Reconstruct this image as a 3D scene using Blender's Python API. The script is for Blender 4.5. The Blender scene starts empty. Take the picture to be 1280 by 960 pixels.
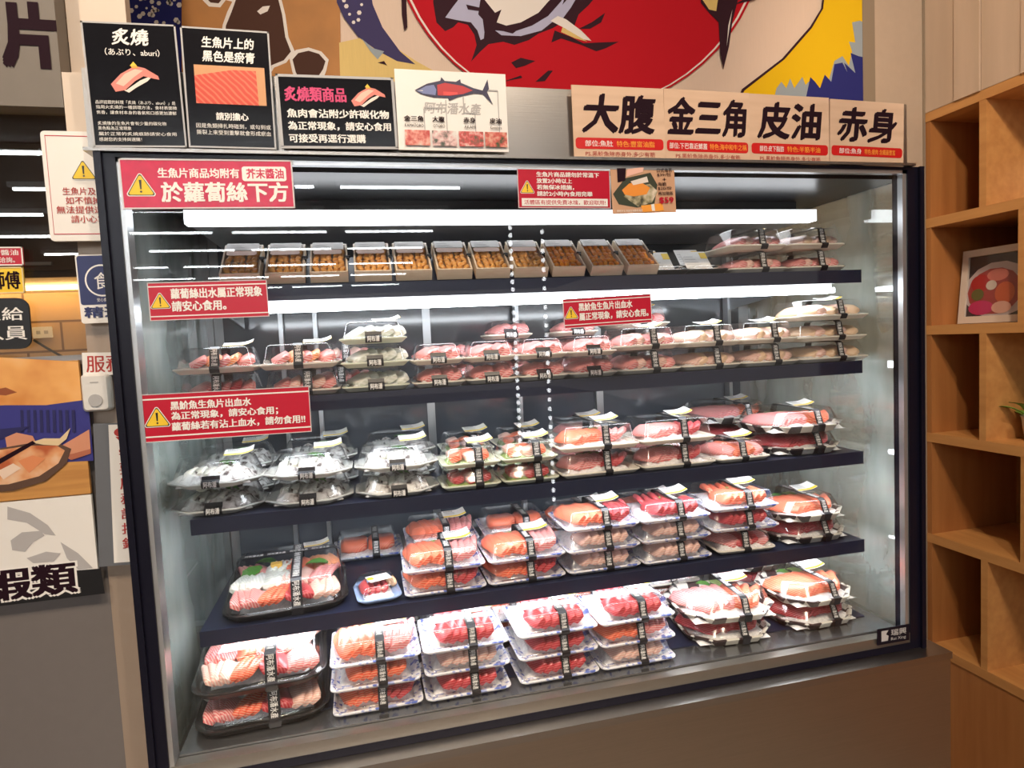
import bpy, math, random
from mathutils import Matrix, Vector

random.seed(7)
scene = bpy.context.scene
COL = scene.collection
R = math.radians
FLOOR_DZ = 0.75            # the glass bottom is 0.75 m above the floor

# ------------------------------------------------------------------ camera
F_PX = 800.0
YAW, PITCH, ROLL = -0.23092804, 0.06803015, -0.04851446
CAM = Vector((0.36695244, -1.09765264, 0.67947641 + FLOOR_DZ))


def cam_rows():
    cy, sy, cp, sp, cr, sr = (math.cos(YAW), math.sin(YAW), math.cos(PITCH), math.sin(PITCH),
                              math.cos(ROLL), math.sin(ROLL))
    B = Matrix(((1, 0, 0), (0, 0, -1), (0, 1, 0)))
    Rz = Matrix(((cy, sy, 0), (-sy, cy, 0), (0, 0, 1)))
    Rx = Matrix(((1, 0, 0), (0, cp, -sp), (0, sp, cp)))
    Rr = Matrix(((cr, -sr, 0), (sr, cr, 0), (0, 0, 1)))
    return Rr @ Rx @ B @ Rz


ROWS = cam_rows()
cd = bpy.data.cameras.new('camera')
cd.sensor_fit = 'HORIZONTAL'
cd.sensor_width = 36.0
cd.lens = 36.0 * F_PX / 1280.0
cd.clip_start = 0.02
cam = bpy.data.objects.new('camera', cd)
COL.objects.link(cam)
M3 = Matrix((ROWS[0], -ROWS[1], -ROWS[2])).transposed()
cam.matrix_world = Matrix.Translation(CAM) @ M3.to_4x4()
scene.camera = cam

# ------------------------------------------------------------------ world, exposure
scene.view_settings.view_transform = 'Standard'
scene.view_settings.look = 'None'
scene.view_settings.gamma = 1.0
scene.view_settings.use_curve_mapping = False
scene.view_settings.exposure = 0.0
scene.cycles.use_denoising = True
scene.cycles.transparent_max_bounces = 40
scene.cycles.max_bounces = 8
scene.cycles.sample_clamp_indirect = 6.0
W = bpy.data.worlds.new('world')
scene.world = W
W.use_nodes = True
W.node_tree.nodes['Background'].inputs[0].default_value = (1.0, 0.86, 0.74, 1)
W.node_tree.nodes['Background'].inputs[1].default_value = 0.45

LED_TUBE = 16.0        # cabinet light tubes
LED_TOP = 4.5          # diffuser on the top housing
CEIL_TUBE = 26.0       # shop ceiling tubes
SPOT_W = 14.0          # warm spots, partly added to brighten the floor and base


def lamp(name, kind, loc, energy, color, size=0.1, size_y=None, target=None, spot=None):
    l = bpy.data.lights.new(name, kind)
    l.energy = energy
    l.color = color
    if kind == 'AREA':
        l.size = size
        if size_y:
            l.shape = 'RECTANGLE'
            l.size_y = size_y
    else:
        l.shadow_soft_size = size
    if spot:
        l.spot_size = spot
        l.spot_blend = 0.6
    o = bpy.data.objects.new(name, l)
    COL.objects.link(o)
    o.location = loc
    if target is not None:
        o.rotation_euler = (Vector(target) - Vector(loc)).to_track_quat('-Z', 'Y').to_euler()
    return o


WARM = (1.0, 0.80, 0.60)
for (x, y, tx, ty, tz, k) in ((0.1, -1.5, 0.1, 0.3, 1.6, 1.0), (1.0, -1.5, 1.0, 0.3, 1.6, 1.0),
                              (1.2, -0.7, 2.3, 0.1, 2.1, 1.0), (0.35, -1.3, 0.35, -1.2, 0.0, 1.6), (1.0, -1.2, 1.0, -1.1, 0.0, 1.6), (-0.7, -1.2, -0.5, 0.3, 1.2, 1.0)):  # straight-down pair is added to brighten the floor mirrored in the steel base
    lamp('unseen_warm_spot', 'SPOT', (x, y, 3.08), SPOT_W * 6 * k, WARM, 0.05, target=(tx, ty, tz), spot=R(75))


# ------------------------------------------------------------------ picking points of the place
def up(px, py, axis, val):
    d = ROWS.transposed() @ Vector(((px - 640) / F_PX, (py - 480) / F_PX, 1.0))
    s = (val - CAM[axis]) / d[axis]
    return CAM + d * s


def fx(px, y, z):
    """X of the point at depth y and height z seen in column px."""
    k = (px - 640) / F_PX
    a = ROWS[0] - k * ROWS[2]
    return CAM.x - (a[1] * (y - CAM.y) + a[2] * (z - CAM.z)) / a[0]


# ------------------------------------------------------------------ materials
MATS = {}


def nodes_of(name):
    m = bpy.data.materials.new(name)
    m.use_nodes = True
    MATS[name] = m
    nt = m.node_tree
    return m, nt, nt.nodes['Principled BSDF']


def mat(name, col, rough=0.5, metal=0.0, spec=0.5, noise=0.0, nscale=30.0, bump=0.0, emit=None, estr=0.0,
        stretch=None, sss=0.0):
    if name in MATS:
        return MATS[name]
    m, nt, p = nodes_of(name)
    p.inputs['Base Color'].default_value = (*col, 1)
    p.inputs['Roughness'].default_value = rough
    p.inputs['Metallic'].default_value = metal
    p.inputs['Specular IOR Level'].default_value = spec
    if emit:
        p.inputs['Emission Color'].default_value = (*emit, 1)
        p.inputs['Emission Strength'].default_value = estr
    if noise or bump:
        tc = nt.nodes.new('ShaderNodeTexCoord')
        mp = nt.nodes.new('ShaderNodeMapping')
        if stretch:
            mp.inputs['Scale'].default_value = stretch
        n = nt.nodes.new('ShaderNodeTexNoise')
        n.inputs['Scale'].default_value = nscale
        n.inputs['Detail'].default_value = 4
        nt.links.new(tc.outputs['Object'], mp.inputs[0])
        nt.links.new(mp.outputs[0], n.inputs['Vector'])
        if noise:
            mx = nt.nodes.new('ShaderNodeMix')
            mx.data_type = 'RGBA'
            mx.inputs[6].default_value = (*[c * (1 - noise) for c in col], 1)
            mx.inputs[7].default_value = (*[min(1, c * (1 + noise)) for c in col], 1)
            nt.links.new(n.outputs['Fac'], mx.inputs[0])
            nt.links.new(mx.outputs[2], p.inputs['Base Color'])
        if bump:
            b = nt.nodes.new('ShaderNodeBump')
            b.inputs['Strength'].default_value = bump
            b.inputs['Distance'].default_value = 0.002
            nt.links.new(n.outputs['Fac'], b.inputs['Height'])
            nt.links.new(b.outputs[0], p.inputs['Normal'])
    return m


def fish(name, c1, c2, scale=90.0, dist=3.0, pos=0.62, rough=0.28, axis='DIAGONAL'):
    """flesh with fine fat lines"""
    m, nt, p = nodes_of(name)
    tc = nt.nodes.new('ShaderNodeTexCoord')
    w = nt.nodes.new('ShaderNodeTexWave')
    w.bands_direction = axis
    w.inputs['Scale'].default_value = scale
    w.inputs['Distortion'].default_value = dist
    w.inputs['Detail'].default_value = 2
    w.inputs['Detail Scale'].default_value = 0.5
    r = nt.nodes.new('ShaderNodeValToRGB')
    r.color_ramp.elements[0].position = pos
    r.color_ramp.elements[0].color = (*c1, 1)
    r.color_ramp.elements[1].position = min(1, pos + 0.33)
    r.color_ramp.elements[1].color = (*c2, 1)
    nt.links.new(tc.outputs['Object'], w.inputs['Vector'])
    nt.links.new(w.outputs['Fac'], r.inputs[0])
    nt.links.new(r.outputs[0], p.inputs['Base Color'])
    p.inputs['Roughness'].default_value = rough
    return m


def speckle(name, stops, scale=60.0, rough=0.4, detail=3.0, kind='NOISE'):
    m, nt, p = nodes_of(name)
    tc = nt.nodes.new('ShaderNodeTexCoord')
    if kind == 'NOISE':
        n = nt.nodes.new('ShaderNodeTexNoise')
        n.inputs['Detail'].default_value = detail
        out = n.outputs['Fac']
    else:
        n = nt.nodes.new('ShaderNodeTexVoronoi')
        out = n.outputs['Distance']
    n.inputs['Scale'].default_value = scale
    r = nt.nodes.new('ShaderNodeValToRGB')
    el = r.color_ramp.elements
    while len(el) < len(stops):
        el.new(0.5)
    for e, (pos, c) in zip(el, stops):
        e.position = pos
        e.color = (*c, 1)
    nt.links.new(tc.outputs['Object'], n.inputs['Vector'])
    nt.links.new(out, r.inputs[0])
    nt.links.new(r.outputs[0], p.inputs['Base Color'])
    p.inputs['Roughness'].default_value = rough
    return m


def clear(name, tint, ior, rough, floor=0.0):
    """thin clear sheet: straight-through plus a surface reflection by angle"""
    m, nt, p = nodes_of(name)
    nt.nodes.remove(p)
    out = nt.nodes['Material Output']
    t = nt.nodes.new('ShaderNodeBsdfTransparent')
    t.inputs[0].default_value = (*tint, 1)
    g = nt.nodes.new('ShaderNodeBsdfGlossy')
    g.inputs['Roughness'].default_value = rough
    f0 = ((ior - 1) / (ior + 1)) ** 2 + floor
    lw = nt.nodes.new('ShaderNodeLayerWeight')
    lw.inputs['Blend'].default_value = 0.5
    pw = nt.nodes.new('ShaderNodeMath')
    pw.operation = 'POWER'
    pw.inputs[1].default_value = 5.0
    ad = nt.nodes.new('ShaderNodeMath')
    ad.operation = 'MULTIPLY_ADD'
    ad.inputs[1].default_value = 1 - f0
    ad.inputs[2].default_value = f0
    mx = nt.nodes.new('ShaderNodeMixShader')
    nt.links.new(lw.outputs['Facing'], pw.inputs[0])
    nt.links.new(pw.outputs[0], ad.inputs[0])
    nt.links.new(ad.outputs[0], mx.inputs[0])
    nt.links.new(t.outputs[0], mx.inputs[1])
    nt.links.new(g.outputs[0], mx.inputs[2])
    nt.links.new(mx.outputs[0], out.inputs['Surface'])
    return m


def glow(name, col, s):
    m, nt, p = nodes_of(name)
    p.inputs['Base Color'].default_value = (*col, 1)
    p.inputs['Emission Color'].default_value = (*col, 1)
    p.inputs['Emission Strength'].default_value = s
    return m


def wood(name, c1, c2, scale=6.0, stretch=(1, 12, 12), rough=0.5):
    m, nt, p = nodes_of(name)
    tc = nt.nodes.new('ShaderNodeTexCoord')
    mp = nt.nodes.new('ShaderNodeMapping')
    mp.inputs['Scale'].default_value = stretch
    n = nt.nodes.new('ShaderNodeTexNoise')
    n.inputs['Scale'].default_value = scale
    n.inputs['Detail'].default_value = 6
    r = nt.nodes.new('ShaderNodeValToRGB')
    r.color_ramp.elements[0].position = 0.3
    r.color_ramp.elements[0].color = (*c1, 1)
    r.color_ramp.elements[1].position = 0.7
    r.color_ramp.elements[1].color = (*c2, 1)
    nt.links.new(tc.outputs['Object'], mp.inputs[0])
    nt.links.new(mp.outputs[0], n.inputs['Vector'])
    nt.links.new(n.outputs['Fac'], r.inputs[0])
    nt.links.new(r.outputs[0], p.inputs['Base Color'])
    p.inputs['Roughness'].default_value = rough
    return m


def checker(name, c1, c2, sx, sy):
    m, nt, p = nodes_of(name)
    tc = nt.nodes.new('ShaderNodeTexCoord')
    mp = nt.nodes.new('ShaderNodeMapping')
    mp.inputs['Scale'].default_value = (sx, sy, 0.001)
    mp.inputs['Location'].default_value = (0.0, 0.0, 0.5)
    k = nt.nodes.new('ShaderNodeTexChecker')
    k.inputs['Scale'].default_value = 1.0
    k.inputs[1].default_value = (*c1, 1)
    k.inputs[2].default_value = (*c2, 1)
    nt.links.new(tc.outputs['Object'], mp.inputs[0])
    nt.links.new(mp.outputs[0], k.inputs['Vector'])
    nt.links.new(k.outputs[0], p.inputs['Base Color'])
    p.inputs['Roughness'].default_value = 0.3
    return m


def tiles(name, c1, c2, mortar, sx=1.0, bw=0.2, bh=0.1):
    m, nt, p = nodes_of(name)
    tc = nt.nodes.new('ShaderNodeTexCoord')
    mp = nt.nodes.new('ShaderNodeMapping')
    mp.inputs['Rotation'].default_value = (R(90), 0, 0)
    b = nt.nodes.new('ShaderNodeTexBrick')
    b.inputs['Color1'].default_value = (*c1, 1)
    b.inputs['Color2'].default_value = (*c2, 1)
    b.inputs['Mortar'].default_value = (*mortar, 1)
    b.inputs['Scale'].default_value = 1.0
    b.inputs['Brick Width'].default_value = bw
    b.inputs['Row Height'].default_value = bh
    b.inputs['Mortar Size'].default_value = 0.004
    nt.links.new(tc.outputs['Object'], mp.inputs[0])
    nt.links.new(mp.outputs[0], b.inputs['Vector'])
    nt.links.new(b.outputs['Color'], p.inputs['Base Color'])
    p.inputs['Roughness'].default_value = 0.25
    return m


STEEL = mat('brushed_steel', (0.42, 0.40, 0.38), 0.32, 1.0, bump=0.08, nscale=14, stretch=(1, 1, 40))
STEEL_D = mat('dark_brushed_steel', (0.46, 0.42, 0.37), 0.36, 1.0, noise=0.08, nscale=10, stretch=(1, 1, 40))
STEEL_D.node_tree.nodes['Principled BSDF'].inputs['Anisotropic'].default_value = 0.75
BLACKF = mat('black_frame', (0.005, 0.005, 0.014), 0.3, spec=0.35)
SILVER = mat('silver_spacer', (0.62, 0.64, 0.66), 0.3, 0.8)
NAVY = mat('dark_shelf_steel', (0.011, 0.015, 0.040), 0.3)
BACKGL = mat('dark_back_glass', (0.085, 0.10, 0.125), 0.10, spec=0.9)
ALU = mat('door_aluminium', (0.5, 0.52, 0.54), 0.3, 0.9)
WHITEP = mat('white_panel', (0.75, 0.75, 0.74), 0.4)
DECK = mat('deck_steel', (0.34, 0.35, 0.37), 0.25, 0.9)
GLASS = clear('front_glass', (0.985, 0.99, 0.99), 1.45, 0.0)
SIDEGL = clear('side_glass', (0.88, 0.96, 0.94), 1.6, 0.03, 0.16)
BOXLID = clear('box_lid_plastic', (0.99, 0.985, 0.98), 1.22, 0.06)
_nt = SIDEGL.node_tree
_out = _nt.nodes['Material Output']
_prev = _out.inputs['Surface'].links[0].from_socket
_df = _nt.nodes.new('ShaderNodeBsdfDiffuse')  # pale haze mixed into the panes, standing in for their bright reflections
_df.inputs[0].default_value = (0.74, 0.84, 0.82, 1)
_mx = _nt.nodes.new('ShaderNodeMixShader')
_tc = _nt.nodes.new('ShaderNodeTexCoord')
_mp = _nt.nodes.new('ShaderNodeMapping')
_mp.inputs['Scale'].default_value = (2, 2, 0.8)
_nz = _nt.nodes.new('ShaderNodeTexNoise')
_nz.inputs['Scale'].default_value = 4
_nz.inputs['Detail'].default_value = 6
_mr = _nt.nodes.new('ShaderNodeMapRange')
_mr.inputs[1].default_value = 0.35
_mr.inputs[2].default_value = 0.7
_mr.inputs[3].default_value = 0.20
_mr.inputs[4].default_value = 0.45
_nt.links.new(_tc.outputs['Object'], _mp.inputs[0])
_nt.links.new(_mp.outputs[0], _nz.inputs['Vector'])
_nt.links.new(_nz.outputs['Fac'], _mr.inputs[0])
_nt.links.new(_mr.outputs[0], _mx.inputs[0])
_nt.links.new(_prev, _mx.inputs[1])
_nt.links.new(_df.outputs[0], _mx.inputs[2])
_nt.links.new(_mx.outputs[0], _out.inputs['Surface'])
LID = clear('clear_lid_plastic', (0.985, 0.985, 0.99), 1.38, 0.10, 0.045)
SCREEN = clear('counter_glass', (0.93, 0.92, 0.90), 1.5, 0.0, 0.04)
LED = glow('cool_white_tube', (0.90, 0.95, 1.0), LED_TUBE)
LEDTOP = glow('cool_white_diffuser', (0.93, 0.96, 1.0), LED_TOP)
CEILT = glow('ceiling_tube_glow', (0.92, 0.97, 1.0), CEIL_TUBE)
WARMLED = glow('warm_strip_glow', (1.0, 0.62, 0.22), 16.0)
WHITE = mat('white_print', (0.86, 0.85, 0.83), 0.45)
PAPER = mat('white_paper', (0.82, 0.81, 0.79), 0.5)
RED = mat('red_print', (0.50, 0.004, 0.028), 0.3)
PINKRED = mat('glossy_pink_red_print', (0.56, 0.008, 0.06), 0.25, noise=0.25, nscale=60)
BLACK = mat('black_print', (0.012, 0.012, 0.014), 0.3)
BLACKS = mat('glossy_black_card', (0.008, 0.008, 0.011), 0.16, spec=0.25, bump=0.25, nscale=18, stretch=(1, 1, 3))
BANDM = mat('black_band_paper', (0.012, 0.012, 0.016), 0.35)
YEL = mat('yellow_print', (0.85, 0.58, 0.03), 0.4)
MAGENTA = mat('magenta_print', (0.62, 0.03, 0.16), 0.4)
GREYP = mat('grey_print', (0.42, 0.42, 0.43), 0.5)
LGREY = mat('light_grey_print', (0.55, 0.54, 0.55), 0.5)
PALEWOOD = wood('pale_wood_card', (0.66, 0.45, 0.31), (0.78, 0.56, 0.41), 4, (1, 12, 12), 0.5)
INK = mat('ink_print', (0.018, 0.006, 0.012), 0.7, spec=0.1)
PILL = mat('red_pill_print', (0.62, 0.008, 0.008), 0.4)
ORANGET = mat('orange_print', (0.95, 0.38, 0.05), 0.4)
DRED = mat('dull_red_print', (0.42, 0.035, 0.03), 0.5)

SALMON = fish('salmon_flesh', (0.82, 0.095, 0.035), (0.90, 0.40, 0.26), 95, 3, 0.45)
TUNA = fish('tuna_flesh', (0.50, 0.030, 0.045), (0.66, 0.17, 0.17), 90, 3, 0.5)
PINKF = fish('pink_fish_flesh', (0.74, 0.17, 0.18), (0.86, 0.52, 0.48), 90, 3, 0.40)
PALEF = fish('pale_fish_flesh', (0.80, 0.44, 0.36), (0.88, 0.70, 0.62), 90, 3, 0.45)
WHITEF = fish('white_fish_flesh', (0.72, 0.74, 0.66), (0.86, 0.87, 0.82), 60, 3, 0.45)
BEIGEF = fish('beige_fish_flesh', (0.80, 0.50, 0.28), (0.88, 0.72, 0.55), 140, 4, 0.45)
PRAWN = fish('prawn_flesh', (0.90, 0.24, 0.06), (0.95, 0.66, 0.48), 110, 1, 0.5)
RADISH = speckle('shredded_radish', [(0.3, (0.70, 0.71, 0.72)), (0.6, (0.93, 0.93, 0.92))], 160, 0.35)
SQUID = speckle('squid_salad', [(0.33, (0.10, 0.08, 0.08)), (0.42, (0.50, 0.48, 0.46)), (0.55, (0.84, 0.84, 0.82)), (0.8, (0.90, 0.90, 0.88))], 70, 0.25, 4)
LEAF = mat('shiso_leaf', (0.10, 0.30, 0.05), 0.5, noise=0.5, nscale=80)
LETTUCE = mat('lettuce_leaf', (0.35, 0.50, 0.16), 0.45, noise=0.4, nscale=80)
UNI = speckle('sea_urchin_tan', [(0.35, (0.60, 0.25, 0.05)), (0.65, (0.88, 0.48, 0.14))], 90, 0.35)
UNIO = speckle('sea_urchin_orange', [(0.35, (0.80, 0.22, 0.01)), (0.65, (0.95, 0.40, 0.05))], 90, 0.3)
BOXWOOD = wood('thin_box_wood', (0.78, 0.62, 0.45), (0.88, 0.74, 0.58), 30, (1, 6, 6))
BLUETRAY = speckle('blue_flower_tray', [(0.36, (0.12, 0.18, 0.55)), (0.40, (0.80, 0.82, 0.88)), (0.60, (0.86, 0.87, 0.90)), (0.66, (0.32, 0.38, 0.70))], 75, 0.3, 1)
CREAMTRAY = mat('cream_tray', (0.80, 0.76, 0.66), 0.35)
GREENTRAY = mat('pale_green_tray', (0.72, 0.76, 0.62), 0.35)
CHECKTRAY = checker('check_rim_tray', (0.80, 0.77, 0.68), (0.05, 0.03, 0.03), 36, 36)
BLACKTRAY = mat('black_tray', (0.015, 0.014, 0.014), 0.3)
CLEARTRAY = mat('translucent_tray', (0.70, 0.71, 0.68), 0.2)
EGG = mat('egg_block', (0.90, 0.55, 0.10), 0.5)
LBLUE = mat('light_blue_card', (0.35, 0.50, 0.80), 0.4)

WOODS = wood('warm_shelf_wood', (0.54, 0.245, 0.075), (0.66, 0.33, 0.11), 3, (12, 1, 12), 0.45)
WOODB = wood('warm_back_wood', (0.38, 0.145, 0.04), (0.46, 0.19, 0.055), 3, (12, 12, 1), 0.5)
WALLW = wood('pale_plank_wall', (0.56, 0.42, 0.31), (0.66, 0.50, 0.38), 2, (8, 8, 0.6), 0.6)
PANELW = mat('beige_wall_panel', (0.48, 0.37, 0.28), 0.6, noise=0.06, nscale=40)
TRIMW = mat('taupe_trim', (0.26, 0.20, 0.14), 0.6)
CREAMCOL = mat('cream_column_paint', (0.66, 0.56, 0.47), 0.55)
FLOORM = mat('grey_floor', (0.30, 0.23, 0.17), 0.35, noise=0.1, nscale=4)
CEILM = mat('grey_ceiling', (0.20, 0.18, 0.16), 0.8)


# ------------------------------------------------------------------ mesh helpers
class MB:
    def __init__(s):
        s.v, s.f, s.m, s.mats = [], [], [], []

    def mi(s, m):
        if m not in s.mats:
            s.mats.append(m)
        return s.mats.index(m)

    def add(s, vs, fs, m, M=None):
        o = len(s.v)
        if M is not None:
            vs = [M @ Vector(p) for p in vs]
        s.v += [tuple(p) for p in vs]
        k = s.mi(m)
        for f in fs:
            s.f.append(tuple(i + o for i in f))
            s.m.append(k)
        return s

    def box(s, x0, x1, y0, y1, z0, z1, m, M=None):
        vs = [(x0, y0, z0), (x1, y0, z0), (x1, y1, z0), (x0, y1, z0), (x0, y0, z1), (x1, y0, z1), (x1, y1, z1), (x0, y1, z1)]
        fs = [(0, 3, 2, 1), (4, 5, 6, 7), (0, 1, 5, 4), (1, 2, 6, 5), (2, 3, 7, 6), (3, 0, 4, 7)]
        return s.add(vs, fs, m, M)

    def loft(s, loops, m, cap0=True, cap1=True, M=None):
        n = len(loops[0])
        vs = [p for l in loops for p in l]
        fs = []
        for a in range(len(loops) - 1):
            for i in range(n):
                j = (i + 1) % n
                fs.append((a * n + i, a * n + j, (a + 1) * n + j, (a + 1) * n + i))
        if cap0:
            fs.append(tuple(reversed(range(n))))
        if cap1:
            fs.append(tuple(range((len(loops) - 1) * n, len(loops) * n)))
        return s.add(vs, fs, m, M)

    def prism(s, pts, z0, z1, m, M=None):
        """2D outline (counter-clockwise) given thickness along local z"""
        a = 0
        for i in range(len(pts)):
            x0, y0 = pts[i]
            x1, y1 = pts[(i + 1) % len(pts)]
            a += x0 * y1 - x1 * y0
        if a < 0:
            pts = list(reversed(pts))
        return s.loft([[(x, y, z0) for x, y in pts], [(x, y, z1) for x, y in pts]], m, M=M)

    def mesh(s, name, smooth=False, ang=0.7):
        me = bpy.data.meshes.new(name)
        me.from_pydata(s.v, [], s.f)
        for m in s.mats:
            me.materials.append(m)
        me.polygons.foreach_set('material_index', s.m)
        if smooth:
            me.polygons.foreach_set('use_smooth', [True] * len(s.f))
            me.set_sharp_from_angle(angle=ang)
        me.update()
        return me

    def ob(s, name, parent=None, smooth=False, M=None, ang=0.7):
        return ob(name, s.mesh(name, smooth, ang), parent, M)


def ob(name, me, parent=None, M=None):
    o = bpy.data.objects.new(name, me)
    COL.objects.link(o)
    if parent is not None:
        o.parent = parent
    if M is not None:
        o.matrix_local = M
    return o


def tag(o, label=None, cat=None, group=None, kind=None):
    if label:
        o['label'] = label
    if cat:
        o['category'] = cat
    if group:
        o['group'] = group
    if kind:
        o['kind'] = kind
    return o


def thing(name, label, cat, M=None, group=None):
    o = bpy.data.objects.new(name, None)
    COL.objects.link(o)
    o.empty_display_size = 0.05
    if M is not None:
        o.matrix_world = M
    return tag(o, label, cat, group)


def T(x, y, z):
    return Matrix.Translation((x, y, z))


def RX(a):
    return Matrix.Rotation(a, 4, 'X')


def RY(a):
    return Matrix.Rotation(a, 4, 'Y')


def RZ(a):
    return Matrix.Rotation(a, 4, 'Z')


def rr(w, d, r, z, n=4):
    """rounded rectangle loop"""
    r = max(0.0005, min(r, w / 2 - 1e-4, d / 2 - 1e-4))
    pts = []
    for cx, cy, a0 in ((w / 2 - r, -d / 2 + r, -90), (w / 2 - r, d / 2 - r, 0), (-w / 2 + r, d / 2 - r, 90), (-w / 2 + r, -d / 2 + r, 180)):
        for i in range(n + 1):
            a = R(a0 + 90 * i / n)
            pts.append((cx + r * math.cos(a), cy + r * math.sin(a), z))
    return pts


def octo(w, d, c, z):
    x, y = w / 2, d / 2
    return [(-x + c, -y, z), (x - c, -y, z), (x, -y + c, z), (x, y - c, z), (x - c, y, z), (-x + c, y, z), (-x, y - c, z), (-x, -y + c, z)]


# text as flat print
TXT = {}


def text_geo(s, bold=0.02, shear=0.0):
    k = (s, bold, shear)
    if k in TXT:
        return TXT[k]
    c = bpy.data.curves.new('lettering', 'FONT')
    c.body = s
    c.shear = shear
    c.resolution_u = 2
    c.space_line = 1.0
    o = bpy.data.objects.new('lettering', c)
    COL.objects.link(o)
    me = bpy.data.meshes.new_from_object(o.evaluated_get(bpy.context.evaluated_depsgraph_get()))
    vs = [(v.co.x, v.co.y) for v in me.vertices]
    fs = [tuple(p.vertices) for p in me.polygons]
    flip = [p.normal.z < 0 for p in me.polygons]
    fs = [tuple(reversed(f)) if fl else f for f, fl in zip(fs, flip)]
    bpy.data.objects.remove(o)
    bpy.data.curves.remove(c)
    bpy.data.meshes.remove(me)
    if vs:
        x0 = min(v[0] for v in vs); x1 = max(v[0] for v in vs)
        y0 = min(v[1] for v in vs); y1 = max(v[1] for v in vs)
    else:
        x0 = y0 = 0; x1 = y1 = 1
    TXT[k] = (vs, fs, x0, x1, y0, y1)
    return TXT[k]


def put_text(mb, s, x0, x1, y0, y1, z, m, bold=0.02, shear=0.0, M=None, nib=False):
    vs, fs, a0, a1, b0, b1 = text_geo(s, 0, shear)
    if bold < 0.015:
        offs = [(0, 0)]
    elif nib:
        offs = [(bold * (0.9 * k), bold * 0.75 * k) for k in (-1, -.5, 0, .5, 1)] + [(bold * .5, -bold * .1), (-bold * .5, bold * .1)]
    elif bold < 0.028:
        offs = [(-bold * .6, 0), (bold * .6, 0), (0, bold * .4)]
    elif bold < 0.042:
        offs = [(-bold, -bold * .6), (bold, -bold * .6), (-bold, bold * .6), (bold, bold * .6), (0, 0)]
    else:
        offs = [(bold * a, bold * .8 * b) for a in (-1, 0, 1) for b in (-1, 0, 1)]
    ex, ey = max(o[0] for o in offs), max(o[1] for o in offs)
    sx = (x1 - x0) / max(1e-6, a1 - a0 + 2 * ex)
    sy = (y1 - y0) / max(1e-6, b1 - b0 + 2 * ey)
    for q, (dx, dy) in enumerate(offs):
        mb.add([(x0 + (x - a0 + ex + dx) * sx, y0 + (y - b0 + ey + dy) * sy, z + 0.000012 * q) for x, y in vs], fs, m, M)


# ------------------------------------------------------------------ signs: local x right, y up, z towards the viewer
def quad_frame(tl, tr, br, bl, y):
    P = [up(p[0], p[1], 1, y) for p in (tl, tr, br, bl)]
    c = (P[0] + P[1] + P[2] + P[3]) / 4
    dx = ((P[1] - P[0]) + (P[2] - P[3])) / 2
    dz = ((P[0] - P[3]) + (P[1] - P[2])) / 2
    a = math.atan2(dx.z, dx.x)
    M = Matrix.Translation(c) @ RY(-a) @ RX(R(90))
    return M, dx.length, dz.length


def sign(name, label, cat, quad, y, board, items, thick=0.002, group=None, border=None, radius=0.0, tilt=0.0):
    """items use u,v in 0..1 over the board: ('t',text,u0,u1,v0,v1,mat,bold), ('r',u0,u1,v0,v1,mat), ('p',[(u,v)..],mat), ('w',u,v,size)"""
    M, w, h = quad_frame(*quad, y)
    root = thing(name, label, cat, M @ RX(tilt), group)
    b = MB()
    if radius:
        b.loft([rr(w, h, radius, 0), rr(w, h, radius, thick)], board)
    else:
        b.box(-w / 2, w / 2, -h / 2, h / 2, 0, thick, board)
    b.ob('board', root)
    U = lambda u: (u - 0.5) * w
    V = lambda v: (v - 0.5) * h
    z = thick
    parts = {}
    if border:
        bm_, t = border
        g = MB()
        for (x0, x1, y0, y1) in ((-w/2, w/2, h/2 - t, h/2), (-w/2, w/2, -h/2, -h/2 + t), (-w/2, -w/2 + t, -h/2, h/2), (w/2 - t, w/2, -h/2, h/2)):
            g.box(x0, x1, y0, y1, z, z + 0.0006, bm_)
        g.ob('border', root)
    layer = 0
    for it in items:
        layer += 1
        zz = z + 0.0002 + 0.00012 * layer
        if it[0] == 't':
            _, s, u0, u1, v0, v1, m = it[:7]
            bold = it[7] if len(it) > 7 else 0.02
            shear = it[8] if len(it) > 8 else 0.0
            key = ('lettering', m.name)
            g = parts.setdefault(key, MB())
            put_text(g, s, U(u0), U(u1), V(v0), V(v1), zz, m, bold, shear, nib=shear != 0)
        elif it[0] == 'r':
            _, u0, u1, v0, v1, m = it[:6]
            nm = it[6] if len(it) > 6 else 'printed_panel'
            g = parts.setdefault((nm, m.name), MB())
            rad = it[7] if len(it) > 7 else 0
            if rad:
                g.add(*flat_rr(U(u0), U(u1), V(v0), V(v1), rad, zz), m)
            else:
                g.add([(U(u0), V(v0), zz), (U(u1), V(v0), zz), (U(u1), V(v1), zz), (U(u0), V(v1), zz)], [(0, 1, 2, 3)], m)
        elif it[0] == 'p':
            _, pts, m = it[:3]
            nm = it[3] if len(it) > 3 else 'printed_picture'
            g = parts.setdefault((nm, nm), MB())
            q = [(U(a), V(b_)) for a, b_ in pts]
            ar = sum(q[i][0] * q[(i + 1) % len(q)][1] - q[(i + 1) % len(q)][0] * q[i][1] for i in range(len(q)))
            if ar < 0:
                q.reverse()
            g.add([(a, b_, zz) for a, b_ in q], [tuple(range(len(q)))], m)
        elif it[0] == 'w':
            _, u, v, s = it
            g = parts.setdefault(('warning_symbol', 'w'), MB())
            warning(g, U(u), V(v), s * h, zz)
    for (nm, _), g in parts.items():
        g.ob(nm, root)
    return root


def flat_rr(x0, x1, y0, y1, r, z):
    pts = rr(x1 - x0, y1 - y0, r, 0)
    cx, cy = (x0 + x1) / 2, (y0 + y1) / 2
    return [(x + cx, y + cy, z) for x, y, _ in pts], [tuple(range(len(pts)))]


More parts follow.
